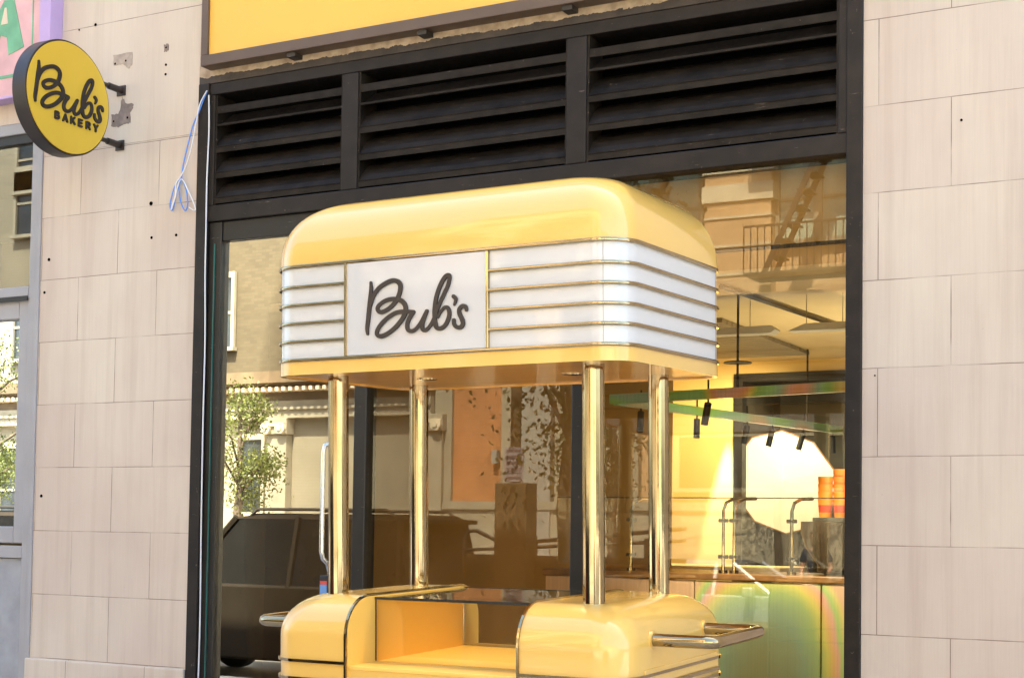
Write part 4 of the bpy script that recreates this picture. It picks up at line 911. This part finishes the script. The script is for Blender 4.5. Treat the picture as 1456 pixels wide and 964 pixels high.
for p in (16, 27, 40, 51):
    q = rr(xl+.0035, xr-.0035, yf+.0035, yb-.0035, RC, 0)[p if p < 51 else 51]
    m = MB(); m.cyl((q[0], q[1], 2.36), (q[0], q[1], 2.74), .0013, n=6); C(m, 'panel_seam', 'greymetal')
# brass bars round the canopy
PX0, PX1 = -3.433, -2.767
def bar(z, h=.013, prot=.009, full=False, name='trim_bar', x0=PX0, x1=PX1):
    path = [(p[0], p[1]) for p in rr(xl, xr, yf, yb, RC, 0, 14)]
    if not full:   # start right of the plate, run round to its left
        k = 15; path = [(x1, yf)]+path[15:]+path[:15]+[(x0, yf)]
    n = len(path); m = MB(); rings = []
    for i, p in enumerate(path):
        a = Vector(path[(i-1) % n] if (full or i > 0) else p); b_ = Vector(path[(i+1) % n] if (full or i < n-1) else p)
        t = (b_-a).normalized(); nn = Vector((t.y, -t.x)); p = Vector(p)
        rings.append([(*(p-nn*.006), z-h/2), (*(p+nn*prot*.8), z-h/2), (*(p+nn*prot), z-h*.25), (*(p+nn*prot), z+h*.25), (*(p+nn*prot*.8), z+h/2), (*(p-nn*.006), z+h/2)])
    if full: rings.append(rings[0])
    m.rings(rings, cap0=not full, cap1=not full)
    if full: bmesh.ops.remove_doubles(m.bm, verts=m.bm.verts, dist=1e-6)
    return C(m, name, 'brass', smooth=30)
for z in (2.661, 2.585, 2.508, 2.432): bar(z)
bar(2.7465, .014, .008, True); bar(2.3545, .014, .008, True)
m = MB(); m.box(PX0+.004, PX1-.004, yf-.005, yf+.01, 2.3625, 2.739); C(m, 'sign_plate', 'platewhite', bevel=.001)
for a_, b_ in ((PX0-.008, PX0+.004), (PX1-.004, PX1+.008)): m = MB(); m.box(a_, b_, yf-.0095, yf+.006, 2.3615, 2.7395); C(m, 'plate_trim', 'brass', bevel=.002)
ML = Matrix.Translation(Vector((-3.08, yf-.0105, 2.545))-BASE) @ Matrix(((1, 0, 0, 0), (0, 0, -1, 0), (0, 1, 0, 0), (0, 0, 0, 1)))
for grp in (LOGO[0:4], LOGO[4:5], LOGO[5:6]): stroke_shape('letter', grp, .006, 'letter', cart, ML)
# posts
for x in (-3.62, -2.41):
    for y in (-1.76, -1.12):
        m = MB(); m.cyl((x, y, 1.28), (x, y, 2.301), .0437, n=224, flute=.007, nf=14); C(m, 'post', 'brass', smooth=60)
# pods
def podring(x0, x1, y0, y1, R, z, side, n=8):
    P = []
    if side < 0:  # outer side is left
        seq = [((x0+R, y0+R), 180, 1), ((x1, y0), 0, 0), ((x1, y1), 0, 0), ((x0+R, y1-R), 90, 1)]
    else:
        seq = [((x0, y0), 0, 0), ((x1-R, y0+R), 270, 1), ((x1-R, y1-R), 0, 1), ((x0, y1), 0, 0)]
    for (cx, cy_), a0, arc in seq:
        if arc:
            for i in range(n+1): t = R_(a0+90*i/n); P.append((cx+R*math.cos(t), cy_+R*math.sin(t), z))
        else: P.append((cx, cy_, z))
    return P
ZT, PR = 1.372, .165
def pod(x0, x1, side):
    rs = [podring(x0, x1, yf, yb, RC, 1.104, side)]
    for k in range(15):
        ph = R_(90*k/14); i = PR*(1-math.cos(ph)); ox0 = x0+(i if side < 0 else 0); ox1 = x1-(i if side > 0 else 0)
        rs.append(podring(ox0, ox1, yf+i, yb-i, RC, ZT-PR+PR*math.sin(ph), side))
    m = MB(); m.rings(rs); o = C(m, 'counter_pod', 'cartyellow', smooth=50)
    m = MB(); m.rings([podring(x0, x1, yf+.002, yb-.002, RC, z, side) for z in (.14, 1.104)]); C(m, 'lower_body', 'cartyellow', smooth=50)
    xi = x1 if side < 0 else x0; prof = []
    for k in range(15): ph = R_(90*k/14); prof.append((yf+PR*(1-math.cos(ph)), ZT-PR+PR*math.sin(ph)))
    full = [(yf, .14)]+prof+[(yb-(y-yf), z) for y, z in prof[::-1]]+[(yb, .14)]
    m = MB(); w2 = .010
    rgs = []
    for i, (y, z) in enumerate(full):
        a = Vector(full[max(i-1, 0)]); b_ = Vector(full[min(i+1, len(full)-1)]); t = (b_-a).normalized(); nn = Vector((-t.y, t.x))
        rgs.append([(xi-w2/2-side*0, y+nn.x*.007, z+nn.y*.007), (xi+w2/2, y+nn.x*.007, z+nn.y*.007), (xi+w2/2, y-nn.x*.004, z-nn.y*.004), (xi-w2/2, y-nn.x*.004, z-nn.y*.004)])
    m.rings(rgs); C(m, 'edge_trim', 'brass')
    # inner face liner, satin orange with bounced light put into its colour
    m = MB(); q = [(y, z-.004) for y, z in full]; q[0] = (yf+.004, .2); q[-1] = (yb-.004, .2)
    q = [(min(max(y, yf+.005), yb-.005), z) for y, z in q]
    m.prism(q, 'x', xi+(.0005 if side < 0 else -.006), xi+(.006 if side < 0 else -.0005)); C(m, 'inner_side', 'cartorange_bounce')
    for z in (1.104, 1.030):
        path = podring(x0, x1, yf, yb, RC, 0, side, 10); m = MB(); rg = []
        if side < 0: k = 12; path = path[12:]+path[:11+1]
        else: path = path[1:-1]; path = [(x0, yf, 0)]+path+[(x0, yb, 0)]
        for i, p in enumerate(path):
            a = Vector(path[max(i-1, 0)][:2]); b_ = Vector(path[min(i+1, len(path)-1)][:2]); t = (b_-a).normalized(); nn = Vector((t.y, -t.x)); p = Vector(p[:2])
            rg.append([(*(p-nn*.003), z-.006), (*(p+nn*.009), z-.006), (*(p+nn*.009), z+.006), (*(p-nn*.003), z+.006)])
        m.rings(rg); C(m, 'trim_bar', 'brass')
pod(xl, -3.438, -1); pod(-2.634, xr, 1)
m = MB(); m.box(-3.432, -2.640, yf+.012, yb-.03, .2, 1.078); C(m, 'front_body', 'cartyellow')
m = MB(); m.box(-3.432, -2.640, yf+.008, yb-.02, 1.078, 1.094); C(m, 'deck', 'cartorange_bounce', bevel=.003)
m = MB(); m.box(-3.431, -2.641, -1.757, -1.751, 1.095, 1.352).box(-3.431, -2.641, -1.035, -1.029, 1.095, 1.352).box(-3.431, -2.641, -1.760, -1.026, 1.354, 1.361); C(m, 'case_glass', 'caseglass')
for a_ in (-1.764, -1.0255): m = MB(); m.box(-3.431, -2.641, a_, a_+.0035, 1.352, 1.363); C(m, 'glass_edge', 'caseedge')
m = MB(); m.box(-3.4315, -3.4255, -1.7595, -1.7575, 1.095, 1.352); C(m, 'glass_joint', 'caseedge')
# handles
def handle(xs, s):
    z = 1.235; x2 = xs+s*.245; P = [(xs-s*.03, -1.70, z)]
    for k in range(7): a = R_(90*k/6); P.append((x2-s*.045+s*.045*math.sin(a), -1.655-.045*math.cos(a), z))
    for k in range(7): a = R_(90*k/6); P.append((x2-s*.045+s*.045*math.cos(a), -1.205+.045*math.sin(a), z))
    P.append((xs-s*.03, -1.16, z))
    m = MB(); m.tube(P, .025, 20); C(m, 'push_handle', 'brass', smooth=True)
    for y in (-1.70, -1.16): m = MB(); m.cyl((xs-s*.012, y, z), (xs+s*.004, y, z), .034, n=24); C(m, 'handle_collar', 'cartyellow', smooth=True)
handle(xr, 1); handle(xl, -1)
m = MB(); m.box(xr-.004, xr+.006, -1.79, -1.03, 1.065, 1.128); C(m, 'side_ledge', 'cartyellow', bevel=.004)
m = MB(); m.box(xr+.0, xr+.013, -1.79, -1.03, 1.052, 1.066); C(m, 'trim_bar', 'brass')
for x in (-3.6, -2.43):
    for y in (-1.75, -1.1): m = MB(); m.cyl((x-.02, y, .06), (x+.02, y, .06), .06, n=20); m.box(x-.03, x+.03, y-.02, y+.02, .10, .15); C(m, 'caster', 'tyre')
